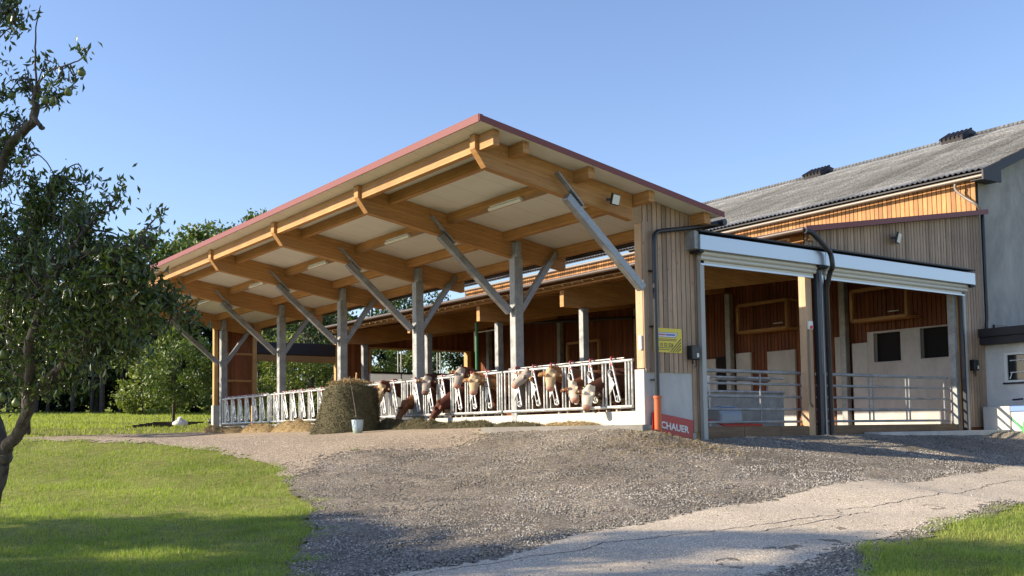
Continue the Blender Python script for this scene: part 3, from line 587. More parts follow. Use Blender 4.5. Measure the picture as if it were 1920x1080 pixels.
MB().tube([(8.6, 17.8, 4.05), (8.6, 19.4, 4.05)], .03, 8).build('tube_lamp', M['lamp'], S)

# ================================================================== OLD BARN
O = thing('old_barn', 'long old barn with weathered corrugated fibre cement roof, boarded side and grey plastered gable', 'barn', (18, 0, 0))
OX, OY1, RX, RZ = 13.3, 27.4, 22.6, 11.15
def zo(x): return 7.26+(x-12.95)*(RZ-7.26)/(RX-12.95)
# corrugated roof surface, both slopes
py_ = np.arange(-.42, OY1+.3, .177/7); cor = .028*np.sin(py_*2*np.pi/.177)
rows = []; K = 9
for k in range(K):
    a = 12.95+(RX-12.95)*k/K; b = 12.95+(RX-12.95)*(k+1)/K+.06
    rows.append((a, zo(a)+.016)); rows.append((min(b, RX), zo(min(b, RX))+.004))
V = []; 
for x, z in rows: V.append(np.stack([np.full_like(py_, x), py_, z+cor+.006*np.sin(py_*1.7+x)], -1))
V = np.concatenate(V); n = len(py_); Fc = []
for i in range(len(rows)-1):
    a = i*n+np.arange(n-1); Fc.append(np.stack([a, a+1, a+1+n, a+n], -1))
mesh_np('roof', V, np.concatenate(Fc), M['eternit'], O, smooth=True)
MB().prism([(12.97, -.40, zo(12.97)-.05), (RX, -.40, zo(RX)-.05), (2*RX-12.97, -.40, zo(12.97)-.05), (2*RX-12.97, -.40, zo(12.97)-.09), (RX, -.40, zo(RX)-.10), (12.97, -.40, zo(12.97)-.09)], (0, OY1+.6, 0)).build('roof_deck', M['fascia'], O)
MB().prism([(RX+.02, -.42, RZ+.01), (2*RX-12.95, -.42, 7.27), (2*RX-12.95, -.42, 7.31), (RX+.02, -.42, RZ+.05)], (0, OY1+.7, 0)).build('rear_roof', M['eternit'], O)
rc = MB(); rc.tube([(RX, -.42, RZ+.03), (RX, OY1+.28, RZ+.03)], .09, 8); rc.build('ridge_cap', M['eternit'], O, smooth=True)
# barge board
bb = MB(); bb.prism([(12.93, -.46, zo(12.93)-.02), (RX, -.46, RZ+.02), (RX, -.46, RZ-.27), (13.9, -.46, zo(13.9)-.30), (13.9, -.46, zo(12.93)-.28), (12.93, -.46, zo(12.93)-.30)], (0, .05, 0)); bb.build('barge_board', M['fascia'], O)
MB().prism([(13.0, -.41, zo(13)-.30), (13.9, -.41, zo(13)-.28), (13.9, -.41, zo(13)-.26), (13.0, -.41, zo(13)-.28)], (0, .4, 0)).build('eave_box', M['fascia'], O)
# walls
MB().prism([(13.40, .0, -.5), (2*RX-13.4, .0, -.5), (2*RX-13.4, .0, 7.1), (RX, .0, RZ-.2), (13.40, .0, 7.1)], (0, .3, 0)).build('gable_wall', M['plaster'], O)
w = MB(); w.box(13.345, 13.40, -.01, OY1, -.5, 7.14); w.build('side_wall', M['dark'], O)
up_ = MB(); lo = MB(); y = .02
while y < OY1-.2:
    up_.box(13.30, 13.345, y, y+.132, 6.02, 7.12)
    if y < 26.4:
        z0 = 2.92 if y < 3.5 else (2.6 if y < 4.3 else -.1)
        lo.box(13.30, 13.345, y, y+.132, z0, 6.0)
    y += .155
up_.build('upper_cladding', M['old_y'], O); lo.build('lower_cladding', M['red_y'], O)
gt = MB(); gt.tube([(13.0, -.40, 7.08), (13.0, OY1, 7.02)], .055, 10); gt.build('gutter', M['gutter'], O, smooth=True)
d1 = onY(1795, 345, .0)
dp = MB(); dp.tube(curve([(13.0, .45, 7.0), (13.02, .45, 6.82), (13.06, .2, 6.55), (13.10, -.10, 6.30), (13.30, -.14, 6.12)], 5), .042, 10); dp.build('downpipe', M['gutter'], O, smooth=True)
MB().tube([(13.36, -.14, 6.14), (13.36, -.14, 3.0), (13.36, -.1, 2.6)], .055, 10).build('downpipe', M['pipe'], O, smooth=True)
for y0, y1 in ((5.6, 7.1), (11.4, 12.9)):
    p0 = (onX(1785, 266, 21.9) if y0 < 6 else onX(1523, 330, 21.9)); yc = p0[1]
    v = MB(); v.prism([(21.9, yc-.45, zo(21.9)+.03), (22.6, yc-.45, RZ+.06), (23.3, yc-.45, RZ-.1), (22.9, yc-.45, RZ+.20), (22.5, yc-.45, RZ+.27), (21.85, yc-.45, zo(21.85)+.24)], (0, .9, 0)); v.build('ridge_vent', M['fascia'], O)
    vv = MB()
    for k in range(6): vv.tube([(21.8, yc-.46+k*.18, zo(21.8)+.24), (22.5, yc-.46+k*.18, RZ+.28)], .05, 6)
    vv.build('vent_cover', M['fascia'], O)
# white render at the foot of the side wall with its two stable openings
def wall_holes(name, x0, x1, y0, y1, z0, z1, holes, mt, par):
    mb = MB(); ys = sorted({y0, y1, *[h[0] for h in holes], *[h[1] for h in holes]}); zs_ = sorted({z0, z1, *[h[2] for h in holes], *[h[3] for h in holes]})
    for a, b in zip(ys, ys[1:]):
        for c, d in zip(zs_, zs_[1:]):
            if not any(h[0] <= a and b <= h[1] and h[2] <= c and d <= h[3] for h in holes): mb.box(x0, x1, a, b, c, d)
    return mb.build(name, mt, par)
wall_holes('stable_wall', 13.12, 13.29, -.0+.11, 3.72, -.3, 2.90, [(2.54, 3.48, 1.93, 2.84), (.62, 1.85, 1.94, 2.86)], M['limewash'], O)
MB().box(13.12, 13.29, 3.73, 4.3, -.3, 2.58).build('stable_wall', M['limewash'], O)
for a, b, c, d in ((2.54, 3.48, 1.93, 2.84), (.62, 1.85, 1.94, 2.86)):
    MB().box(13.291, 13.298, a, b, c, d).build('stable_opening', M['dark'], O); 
    f = MB(); f.box(13.10, 13.16, a-.04, b+.04, c-.05, c); f.box(13.10, 13.15, b, b+.04, c, d); f.build('opening_frame', M['limewash'], O)
MB().box(13.1, 13.11, .1, .3, 2.3, 2.42).build('wall_lamp', M['white'], O)
for y0, y1, z1 in ((4.62, 5.02, 2.85), (6.67, 7.86, 2.58), (8.63, 9.30, 2.62), (10.3, 10.9, 2.5)):
    MB().box(13.2, 13.295, y0, y1, -.2, z1).build('wall_slab', M['concrete'], O)
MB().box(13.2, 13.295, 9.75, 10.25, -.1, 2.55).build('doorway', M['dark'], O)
def hay_hatch(y0, y1, z0, z1):
    f = thing('hatch_frame', 'projecting timber frame on the boards seen through the '+('left' if y0 > 5 else 'right')+' shutter opening', 'timber frame', (13, (y0+y1)/2, z0), 'projecting timber frames on the old barn side')
    m_ = MB()
    for (a, b) in (((12.7, y0, z0), (12.7, y1, z0)), ((12.7, y0, z1), (12.7, y1, z1)), ((12.7, y0, z0), (12.7, y0, z1)), ((12.7, y1, z0), (12.7, y1, z1))): m_.bar(a, b, .1, .1)
    m_.build('front_frame', M['timber_y'], f)
    m_ = MB()
    for y in (y0, y1):
        m_.bar((12.75, y, z0-.012), (13.28, y, z0-.012), .09, .07); m_.bar((12.75, y, z1+.012), (13.28, y, z1+.012), .09, .05)
    m_.build('side_rails', M['timber_y'], f); MB().box(12.72, 13.28, y0+.05, y1-.05, z0-.04, z0-.01).build('shelf', M['timber_y'], f)
    MB().tube([(13.2, y0+.6, z0+.25), (13.2, y0+1.0, z0+.25)], .02, 6).build('handle', M['white'], f)
hay_hatch(6.54, 8.70, 3.30, 4.25); hay_hatch(2.0, 3.95, 3.25, 4.2)
for y in (12.2, 16.6): 
    f = thing('hatch_frame', 'timber framed hatch on the inner boards '+('behind the first white shed post' if y < 15 else 'beside the green pole'), 'timber frame', (13, y, 2.4), 'projecting timber frames on the old barn side'); m_ = MB()
    for (a, b) in (((12.95, y, 2.3), (12.95, y+2.1, 2.3)), ((12.95, y, 3.7), (12.95, y+2.1, 3.7)), ((12.95, y, 2.3), (12.95, y, 3.7)), ((12.95, y+2.1, 2.3), (12.95, y+2.1, 3.7))): m_.bar(a, b, .1, .1)
    m_.build('front_frame', M['timber_y'], f); m_ = MB()
    for yy in (y, y+2.1): m_.bar((13.0, yy, 2.29), (13.28, yy, 2.29), .09, .08)
    m_.build('side_rails', M['timber_y'], f)
o = MB().tube([(12.9, 21.7, 4.9), (12.9, 14.4, 4.42)], .07, 10).build('air_duct', M['black'], smooth=True); prop(o, 'long black duct high on the dark inner boards', 'duct')
o = MB().tube([(7.0, 16.9, -.05), (7.0, 16.9, 4.15)], .07, 10).build('green_pole', M['greenpole'], smooth=True); prop(o, 'slim dark green upright pole inside the shed', 'pole')

# ================================================================== WHITE ANNEXE and low wall
A = thing('annexe', 'low white rendered annexe with dark flat roof edge at the right border', 'outbuilding', (15, -3, 0))
wall_holes('wall', 13.36, 13.6, -6.5, -.02, -.6, 2.22, [(-3.2, -.62, 1.12, 1.92)], M['whitewall'], A)
fa = MB(); fa.box(13.0, 20, -6.9, .0, 2.42, 2.66); fa.box(13.06, 20, -6.84, -.0, 2.20, 2.42); fa.build('roof_edge', M['fascia'], A, bevel=.01)
wn_ = thing('w', 'x', 'x'); bpy.data.objects.remove(wn_)
f = MB(); f.box(13.34, 13.40, -3.25, -.60, 1.88, 1.94); f.box(13.34, 13.40, -3.25, -.60, 1.10, 1.16); f.box(13.34, 13.40, -.68, -.60, 1.16, 1.88); wf_ = f.build('window', M['white'], A)
MB().box(13.46, 13.48, -3.2, -.64, 1.14, 1.92).build('pane', M['glass'], wf_)
f = MB(); f.box(13.32, 13.36, -3.3, -.55, 1.05, 1.10); f.build('window_sill', M['fascia'], A)
f = MB()
for z in (1.38, 1.72): f.tube([(13.38, -.75, z), (13.38, -3.2, z)], .015, 6)
f.tube([(13.40, -.72, 1.2), (13.38, -.80, 1.38)], .015, 6); f.build('window_bars', M['white'], wf_)
f = MB(); f.box(13.9, 14.6, -.06, -.001, 2.74, 2.84); f.build('wall_vent', M['black'], O)
MB().tube([(13.25, -1.15, .62), (13.12, -1.0, .60), (13.12, -.92, .60)], .025, 8).build('water_tap', M['black'], A)
lw = MB().box(12.85, 13.1, -.98, -.18, -.45, .42); prop(lw.build('trough', M['concrete'], bevel=.02), 'low concrete trough wall catching striped sunlight beside the white annexe', 'trough')
lw = thing('water_tank', 'white tank with blue lid behind the green watering can', 'tank', (13, -2, -.3)); MB().box(12.86, 13.2, -3.4, -1.0, -.5, .26).build('tank_body', M['white'], lw, bevel=.02); MB().box(12.83, 13.2, -3.42, -.99, .262, .42).build('lid', M['blue'], lw, bevel=.02)
wc = thing('watering_can', 'green watering can standing before the white tank', 'watering can', (12.6, -1.5, -.35))
q0 = (12.55, -1.60); MB().rings([[(q0[0]+math.cos(a*math.pi/8)*rr, q0[1]+math.sin(a*math.pi/8)*rr, z) for a in range(16)] for z, rr in ((-.38, .12), (-.1, .115), (.0, .09))]).build('body', M['green'], wc, smooth=True)
MB().tube(curve([(12.55, -1.55, 0), (12.55, -1.62, .12), (12.55, -1.74, .1), (12.55, -1.73, -.1)], 5), .014, 6).build('handle', M['green'], wc, smooth=True)
MB().tube([(12.55, -1.5, -.28), (12.55, -1.30, -.05), (12.55, -1.2, .08)], [.03, .02, .018], 8).build('spout', M['green'], wc, smooth=True)

# ================================================================== ROLLER SHUTTERS
def shutter(x0, x1, zb0, zb1, label, gl):
    r = thing('roller_shutter', label, 'roller shutter', (x0, -.1, 4), 'rolled up shutters'); zb_ = 3.86
    bx = MB(); bx.prism([(x0, -.36, zb_), (x0, -.36, 4.20), (x0, -.02, 4.26), (x0, -.02, zb_+.0)], (x1-x0, 0, 0)); bx.build('shutter_box', M['alu'], r, bevel=.01)
    MB().box(x0-.005, x1+.003, -.37, -.0, 4.262, 4.30).build('cover_flashing', M['redtrim'] if False else M['fascia'], r)
    ct = MB()
    for k, (ya, rad) in enumerate(((-.20, .07), (-.17, .06))): ct.tube([(x0+.15, ya, zb_-.04-.1*k), (x1-.2, ya, zb_-.04-.1*k)], rad, 10)
    ct.box(x0+.2, x1-.25, -.16, -.12, 3.60, 3.80); ct.build('curtain', M['curtain'], r, smooth=True)
    MB().box(x0+.2, x1-.25, -.17, -.11, 3.56, 3.60).build('bottom_rail', M['alu'], r)
    MB().box(x0-.01, x0+.14, -.35, -.02, 3.80, 3.855).build('end_bracket', M['black'], r, bevel=.02); MB().box(x1-.25, x1-.0, -.35, -.02, 3.80, 3.855).build('end_bracket', M['black'], r, bevel=.02)
    for g0, g1, mt in gl: MB().box(g0, g1, -.16, -.045, -.42, 3.80).build('guide_rail', M[mt], r, bevel=.005)
shutter(1.42, 5.78, 0, 0, 'aluminium roller shutter box rolled up above the left gate opening', ((1.60, 1.73, 'guide'), (5.66, 5.78, 'darkmetal')))
shutter(5.785, 12.46, 0, 0, 'longer aluminium roller shutter box rolled up above the right gate opening', ((5.86, 5.93, 'alu'), (12.07, 12.13, 'darkmetal'), (12.14, 12.24, 'guide')))
MB().box(1.30, 1.42, -.30, -.02, 3.88, 4.28).build('side_cover', M['galv'], B)
# sill boards
for i, (a, b) in enumerate(((1.78, 5.62), (6.10, 11.9))):
    s = MB(); n = 3 if i == 0 else 4; L_ = (b-a)/n
    for k in range(n): s.box(a+k*L_+.004, a+(k+1)*L_-.004, -.02, .045, -.42, -.06)
    prop(s.build('sill_plank', M['sill'], bevel=.006), 'brown kick plank across the foot of the '+('left' if i == 0 else 'right')+' shutter opening', 'plank')
prop(ap.build('concrete_strip', M['concrete']), kind='structure')
# emergency switch on the post
r = thing('emergency_switch', 'small white and red switch box on the post between the two openings', 'switch', (5.5, -.05, 2.4)); MB().box(5.40, 5.54, -.10, -.042, 2.30, 2.50).build('casing', M['white'], r); MB().tube([(5.47, -.10, 2.35), (5.47, -.14, 2.35)], .04, 8).build('knob', M['red'], r); MB().tube([(5.42, -.07, 2.3), (5.42, -.07, .5), (5.5, -.07, .4)], .02, 6).build('conduit', M['gutter'], r)
# ================================================================== GATES
def gate(x0, x1, y, zz, label, stiles, group='tube gates across the openings'):
    r = thing('tube_gate', label, 'gate', (x0, y, 0), group)
    for z in zz: MB().tube([(x0, y, z), (x1, y, z)], .032 if z < max(zz) else .042, 10).build('rail', M['strut' if False else 'galv'], r, smooth=True)
    for x in stiles: MB().tube([(x, y+.01, min(zz)), (x, y+.01, max(zz))], .022, 8).build('stile', M['galv'], r, smooth=True)
gate(1.82, 5.62, .28, (.05, .35, .65, .95, 1.24), 'left five rail tube gate in front of the red mat', (1.95, 4.0, 5.52))
gate(6.1, 11.88, .28, (.05, .35, .65, .95, 1.24), 'right five rail tube gate before the white stable wall', (8.25, 8.42, 9.9, 10.05, 11.72))
gate(2.2, 5.0, 4.6, (.2, .5, .8, 1.15), 'inner tube gate behind the grey drinker', (2.25, 3.4, 4.95), 'inner pen gates')
gate(6.3, 8.6, 3.9, (.25, .9, 1.3), 'inner tube gate in the dark stall by the shed post', (6.4, 8.5), 'inner pen gates')
# pen furniture in the left opening
r = thing('pen_partition', 'grey sheet partition with tube frame behind the left gate', 'partition', (5, 2, 0))
MB().box(4.3, 7.4, 2.4, 2.44, -.05, .85).build('sheet', M['galv'], r, bevel=.005); MB().tube([(4.3, 2.38, .87), (7.4, 2.38, .87)], .035, 8).build('top_rail', M['tube'], r); MB().tube([(4.45, 2.38, 1.25), (7.4, 2.38, 1.25)], .03, 8).build('upper_rail', M['tube'], r); MB().tube([(4.45, 2.38, -.05), (4.45, 2.38, 1.27)], .04, 8).build('upright', M['tube'], r)
r = thing('drinker', 'grey blue cattle drinker trough behind the left gate', 'drinker', (3.6, 1.1, 0)); MB().prism([(3.3, .9, .06), (3.3, 1.35, .06), (3.3, 1.35, .42), (3.3, 1.0, .42), (3.3, .9, .25)], (.75, 0, 0)).build('bowl', M['grey'], r, bevel=.03); MB().box(3.42, 3.92, .995, 1.2, .422, .44).build('bowl_rim', M['blue'], r)
r = MB().prism([(3.0, .55, -.048), (4.6, .75, -.048), (4.2, 1.5, .02), (3.2, 1.3, .10)], (0, 0, .05)); prop(r.build('red_mat', M['red'], bevel=.01), 'red plastic mat lying behind the kick plank', 'mat')
# inner feed rack
r = thing('feed_rack', 'dark inner headlock rack seen behind the left gate', 'feed rack', (5.6, 7, 0)); fr = MB()
for z in (.3, 1.35): MB().tube([(5.2, 5.1, z), (9.6, 9.3, z)], .035, 8).build('rail', M['galv'], r)
for k in range(14): t_ = k/13; fr.tube([(5.2+4.4*t_, 5.1+4.2*t_, .3), (5.2+4.4*t_, 5.1+4.2*t_, 1.35)], .025, 6)
fr.build('bars', M['galv'], r)

# ================================================================== FEED BARRIERS
def barrier(y0, y1, label):
    r = thing('feed_barrier', label, 'feed barrier', (0, y0, 0), 'galvanised headlock barriers along the trough'); X = .02; zt_, zb_ = 1.42, .41
    MB().tube([(X, y0+.03, zt_), (X, y1-.03, zt_)], .034, 10).build('top_rail', M['tube'], r, smooth=True)
    MB().tube([(X-.02, y0+.03, zb_), (X-.02, y1-.03, zb_)], .038, 10).build('bottom_rail', M['tube'], r, smooth=True)
    MB().tube([(X+.09, y0+.4, zt_+.07), (X+.09, y1-.1, zt_+.07)], .017, 8).build('latch_rod', M['tube'], r, smooth=True)
    vb = MB()
    for y in (y0+.06, y0+.16, y0+.26, y1-.06): vb.tube([(X, y, zb_), (X, y, zt_)], .024, 8)
    p = (y1-y0-.55)/6; fixed = vb
    for k in range(6):
        y = y0+.72+p*k*1.0
        if y > y1-.1: break
        fixed.tube([(X, y+.20, zb_), (X, y+.20, zt_)], .024, 8); 
        if y+.31 < y1-.1: fixed.tube([(X, y+.31, zb_), (X, y+.31, zt_)], .024, 8)
        fixed.tube([(X, y+.06, zb_), (X, y+.06, zt_)], .020, 8)
        jl = random.uniform(-.03, .03)
        lb = MB(); yb = y-.27+jl; lb.tube([(X-.03, y-.02, zt_+.03), (X-.03, yb, zb_+.14)], .024, 8)
        lb.tube(curve([(X-.03, yb, zb_+.14), (X-.03, yb+.05, zb_+.11), (X-.03, yb+.14, zb_+.13), (X-.03, yb+.17, zb_+.22), (X-.03, y-.02, zb_+.52), (X-.03, y+.05, zb_+.62)], 3), .014, 6)
        lb.tube([(X-.03, yb+.02, zb_+.25), (X-.03, yb+.15, zb_+.22)], .012, 6); lb.tube([(X-.03, yb+.10, zb_+.26), (X-.03, yb+.08, zb_+.12)], .012, 6)
        lb.tube(curve([(X-.03, y-.06, zt_-.20), (X-.03, y+.02, zt_-.17), (X-.03, y+.09, zt_-.22), (X-.03, y+.07, zt_-.32), (X-.03, y-.08, zt_-.38)], 3), .011, 6)
        lb.prism([(X-.04, y+.07, zt_-.24), (X-.04, y-.13, zt_-.50), (X-.04, y+.06, zt_-.74)], (.012, 0, 0))
        L = lb.build('locking_bar', M['tube'], r, smooth=True)
        h = MB(); h.box(X-.05, X-.015, y-.03, y+.0, zt_-.08, zt_+.11); h.box(X-.01, X+.08, y-.03, y-.01, zt_+.075, zt_+.115); h.tube([(X-.05, y-.05, zt_-.05), (X-.05, y-.09, zt_-.09)], .014, 6); h.build('latch_handle', M['latchred'], L)
    vb.build('bars', M['tube'], r, smooth=True)
for a, b, s_ in ((.36, 5.25, 'section nearest the larch clad wall'), (5.27, 10.2, 'second section, where cows push both heads down to the hay'), (10.22, 15.2, 'middle section behind the hay bale'), (15.22, 20.35, 'empty section just left of the hay bale'), (20.37, 25.4, 'farthest empty section at the far pillar')):
    barrier(a, b, 'galvanised headlock feed barrier, '+s_)
r = thing('end_tube', 'x', 'x'); bpy.data.objects.remove(r)

# ================================================================== COWS
def nz(v): v = Vector(v); return v.normalized()
def lofted(mb, cents, radii, n=14, upv=(0, 0, 1)):
    """closed tube with elliptical rings: radii = (half width, half height)"""
    P = [Vector(c) for c in cents]; U = Vector(upv); R = []
    for i, p in enumerate(P):
        t = (P[min(i+1, len(P)-1)]-P[max(i-1, 0)]).normalized(); r = t.cross(U); r = r.normalized() if r.length > .1 else Vector((0, 1, 0)); v = r.cross(t).normalized()
        w, h = radii[i]; R.append([p+r*math.cos(2*math.pi*k/n)*w+v*math.sin(2*math.pi*k/n)*h for k in range(n)])
    mb.rings(R)
def cow(label, poll, nose, facing, by, coat, face, white=(.62, .56, .46), tagc=True, drop=0.0, ear=.9, bodyx=0.0):
    """body stands in the barn along +X at y=by; head passes the barrier"""
    poll = Vector(poll); n = nz(Vector(nose)-poll); u = Vector(facing); u = nz(u-n*u.dot(n)); l = nz(u.cross(n)); HL = .50
    r = thing('cow', label, 'cow', (bodyx+1.6, by, -.05), 'cows feeding at the barrier'); g = -.05; mb = MB(); X0 = bodyx
    T = [(.60, .13, 1.16, .86), (.72, .20, 1.28, .72), (.95, .27, 1.37, .62), (1.3, .33, 1.37, .58), (1.7, .37, 1.36, .56), (2.05, .35, 1.38, .64), (2.3, .27, 1.39, .80), (2.43, .17, 1.36, .92), (2.5, .07, 1.30, 1.02)]
    lofted(mb, [(X0+a, by, (c+d)/2) for a, b, c, d in T], [(b, (c-d)/2) for a, b, c, d in T], 18)
    base = Vector((X0+.80, by, 1.05 if drop < .5 else .98)); back = poll-n*.02-u*.10
    m1 = base.lerp(back, .35)+Vector((-.03, 0, .03)); m2 = base.lerp(back, .72)+Vector((0, 0, .03))
    lofted(mb, [base, m1, m2, back, back+(back-m2).normalized()*.05], [(.20, .30), (.17+.03*drop, .24+.04*drop), (.145+.03*drop, .20+.04*drop), (.115, .15), (.08, .10)], 14)
    # head: rings along the nose direction
    H = [(-.06, .070, .055, -.085), (-.01, .122, .09, -.075), (.07, .140, .112, -.085), (.15, .146, .118, -.088), (.22, .134, .110, -.080), (.30, .112, .096, -.062), (.38, .100, .086, -.052), (.44, .104, .082, -.048), (.495, .096, .070, -.050), (.525, .062, .044, -.055)]
    R = []
    for a, w, h, cu in H:
        c = poll+n*a+u*(cu+.02); ring = []
        for k in range(16):
            t = 2*math.pi*k/16; cx, sx = math.cos(t), math.sin(t); ring.append(c+l*(math.copysign(abs(cx)**.85, cx)*w)+u*(math.copysign(abs(sx)**.85, sx)*h))
        R.append(ring)
    mb.rings(R)
    mb.ball(poll+n*.43-u*.075, .055, 8)      # lower jaw / chin
    mb.ball(poll-n*.04+u*.01, .078, 8, (1, 1, 1))
    for k in range(14): mb.ball(poll+n*random.uniform(-.06, .06)+l*random.uniform(-.06, .06)+u*random.uniform(.02, .045), random.uniform(.018, .03), 6)
    for s_ in (1, -1):                       # brow ridges and ears
        mb.ball(poll+n*.15+l*s_*.105+u*.045, .045, 8)
        e0 = poll+n*.035+l*s_*.10-u*.06; e1 = e0+l*s_*.08+n*.03-u*.01; e2 = e0+l*s_*.15+n*.065*ear; e3 = e0+l*s_*.20+n*.11*ear
        lofted(mb, [e0, e1, e2, e3], [(.028, .038), (.022, .072), (.020, .070), (.014, .026)], 10, n)
    for sx, s_ in ((.92, 1), (.92, -1)):     # legs
        y = by+.17*s_; lofted(mb, [(X0+.95, y, .85), (X0+.93, y, .62), (X0+.93, y, .40), (X0+.92, y, .18), (X0+.90, y, g+.07), (X0+.87, y, g)], [(.12, .13), (.085, .10), (.055, .06), (.045, .05), (.05, .06), (.065, .075)], 10, (1, 0, 0))
        y = by+.18*s_; lofted(mb, [(X0+2.18, y, .95), (X0+2.12, y, .72), (X0+2.28, y, .46), (X0+2.25, y, .22), (X0+2.21, y, g+.07), (X0+2.18, y, g)], [(.14, .20), (.10, .14), (.055, .07), (.045, .05), (.05, .06), (.065, .075)], 10, (1, 0, 0))
    mb.ball((X0+1.98, by, .60), .16, 8, (1.1, 1, .8))
    o = mb.build('cow_mesh', M['coat'], None); md = o.modifiers.new('r', 'REMESH'); md.mode = 'VOXEL'; md.voxel_size = .020; md.use_smooth_shade = True
    sm_ = o.modifiers.new('s', 'SMOOTH'); sm_.factor = .5; sm_.iterations = 2
    bpy.context.view_layer.update(); me = bpy.data.meshes.new_from_object(o.evaluated_get(bpy.context.evaluated_depsgraph_get())); bpy.data.objects.remove(o)
    nv = len(me.vertices); co = np.empty(nv*3, np.float32); me.vertices.foreach_get('co', co); co = co.reshape(-1, 3)
    na = np.array(n); ua = np.array(u); la = np.array(l); P0 = np.array(poll); d = co-P0; hn = d@na; hu = d@ua; hl = d@la
    inhead = (hn > -.12) & (hn < .60) & (np.abs(hl) < .33) & (hu > -.20) & (hu < .12)
    C = np.tile(np.array(coat), (nv, 1)); ns = np.sin(co[:, 0]*9+co[:, 2]*7)*.03
    faceM = inhead & (hu > -.115+ns*.5) & (np.abs(hl) < .10+.045*(hn > .25)+ns*.4+.05*(face[1])) & (hn > -.05+ns)
    C[faceM] = face[0]
    muz = inhead & (hn > .445+ns*.3) & (hu > -.13); C[muz] = np.array((.50, .27, .20))*(1.0 if face[2] else .45)
    belly = (co[:, 2] < .62+ns) & (co[:, 2] > .45) & (co[:, 0] > 1.0) & ~inhead; C[belly] = white; C[(co[:, 2] < .40+ns) & ~inhead & (co[:, 0] > .5)] = white
    for s_ in (1, -1):
        nn = P0+na*.487+la*s_*.038+ua*.0; C[((co-nn)**2).sum(1) < .0003] = (.05, .03, .03)
        ee = np.array(poll+n*.16+l*s_*.132+u*.02); C[((co-ee)**2).sum(1) < .0013] *= .45
    ear_in = inhead & (np.abs(hl) > .15) & (hn > .02) & (hu > -.055); C[ear_in] = np.array(coat)*1.5+np.array((.06, .035, .02))
    me.materials.clear(); me.materials.append(M['coat']); a = me.color_attributes.new('Col', 'FLOAT_COLOR', 'POINT'); c4 = np.ones((nv, 4), np.float32); c4[:, :3] = C; a.data.foreach_set('color', c4.ravel())
    co -= np.array(r.location, np.float32); me.vertices.foreach_set('co', co.ravel()); me.polygons.foreach_set('use_smooth', np.ones(len(me.polygons), bool)); me.update()
    ob = bpy.data.objects.new('body', me); COL.objects.link(ob); ob.parent = r
    for s_ in (1, -1): MB().ball(poll+n*.16+l*s_*.131+u*.022, .021, 8).build('eye', M['eye'], r, smooth=True)
    if tagc:
        for s_ in (1, -1):
            c = poll+n*.10+l*s_*.235-u*.02; MB().prism([c-l*.015-n*.02, c+l*.015-n*.02, c+l*.018+n*.022, c-l*.018+n*.022], u*.006).build('ear_tag', M['tag'], r)
    MB().tube(curve([(X0+2.47, by, 1.28), (X0+2.56, by, 1.15), (X0+2.56, by, .8), (X0+2.54, by, .45)], 4), [.035]*5+[.02]*5+[.03]*3, 8).build('tail', M['bark'], r, smooth=True)
    return r
BR = (.11, .036, .015); DK = (.060, .020, .010); TN = (.27, .125, .05); CR = (.52, .38, .23); WH = (.60, .50, .38); GW = (.36, .315, .275); WHT = (.66, .58, .46)
CU = (-.60, -.80, .25)
def P3(px, py, X): return onX(px, py, X)
cow('cow with cream face half hidden by the right edge of the hay bale', P3(716, 722, -0.23), P3(707, 766, -0.43), (-.7, -.65, .2), 11.05, BR, (CR, .3, True))
cow('reddish brown cow with head right down in the hay, nearest the bale', P3(757, 757, -0.26), P3(741, 793, -0.53), (-.85, .3, .45), 9.9, (.15, .058, .022), ((.17, .08, .04), 0, False), tagc=False, drop=1)
cow('brown cow with greyish white face looking between the two cows eating from the ground', P3(801, 708, -0.23), P3(795, 751, -0.46), CU, 8.75, DK, (GW, .3, False))
cow('very dark brown cow with head down in the hay beneath the row of raised heads', P3(822, 757, -0.26), P3(803, 794, -0.51), (-.85, .3, .45), 7.75, (.075, .020, .012), ((.085, .028, .016), 0, False), tagc=False, drop=1)
cow('cow with dusky white face and dark ears beside the cream faced cow', P3(864, 694, -0.21), P3(853, 737, -0.49), CU, 6.75, BR, (GW, .4, True))
cow('cream coloured cow with wide pale ears looking straight out', P3(889, 706, -0.23), P3(887, 750, -0.43), CU, 5.75, TN, (CR, 1.0, True))
cow('pale cow turned in profile to the left behind the bars', P3(987, 697, -0.03), P3(957, 730, -0.41), (-.45, -.35, .8), 3.95, BR, (GW, 1.2, True))
cow('tallest standing cow with cream face and orange brown ears spread wide', P3(1033, 695, -0.26), P3(1031, 740, -0.46), CU, 2.95, TN, (CR, .6, True))
cow('brown eared cow with cream blaze, left of the white faced pair', P3(1074, 722, -0.23), P3(1081, 766, -0.49), CU, 2.1, BR, (WH, .1, True))
cow('white faced cow with dark ears and a pink nose, nearest the larch clad wall', P3(1105, 729, -0.27), P3(1099, 773, -0.51), CU, 1.2, DK, (WHT, .8, True))

# ================================================================== HAY, BALE, BUCKET, FORK
BX, BYc, BZ = -1.55, 10.75, -.13
r = thing('hay_bale', 'big round dark green brown hay bale standing on its end in the feed alley', 'hay bale', (BX, BYc, BZ))
n = 72; rr = []; prof = [(0, .95), (.08, .94), (.2, .89), (.4, .83), (.6, .79), (.85, .76), (1.1, .745), (1.25, .73), (1.35, .68), (1.40, .53), (1.43, .3), (1.45, .02)]
V = []; 
for z, ra in prof:
    for k in range(n):
        a = 2*math.pi*k/n; q = 1+.05*math.sin(3*a+z*2)+.035*math.sin(7*a+z*5)+random.uniform(-.022, .022)+(.13*max(0, math.cos(a-2.4))*(1-z/1.4) if z < 1.3 else 0)
        V.append((BX+math.cos(a)*ra*q, BYc+math.sin(a)*ra*q, BZ+z+random.uniform(-.02, .02)))
mb = MB(); mb.rings([V[i*n:(i+1)*n] for i in range(len(prof))]); mb.build('bale_core', M['hay'], r, smooth=True)
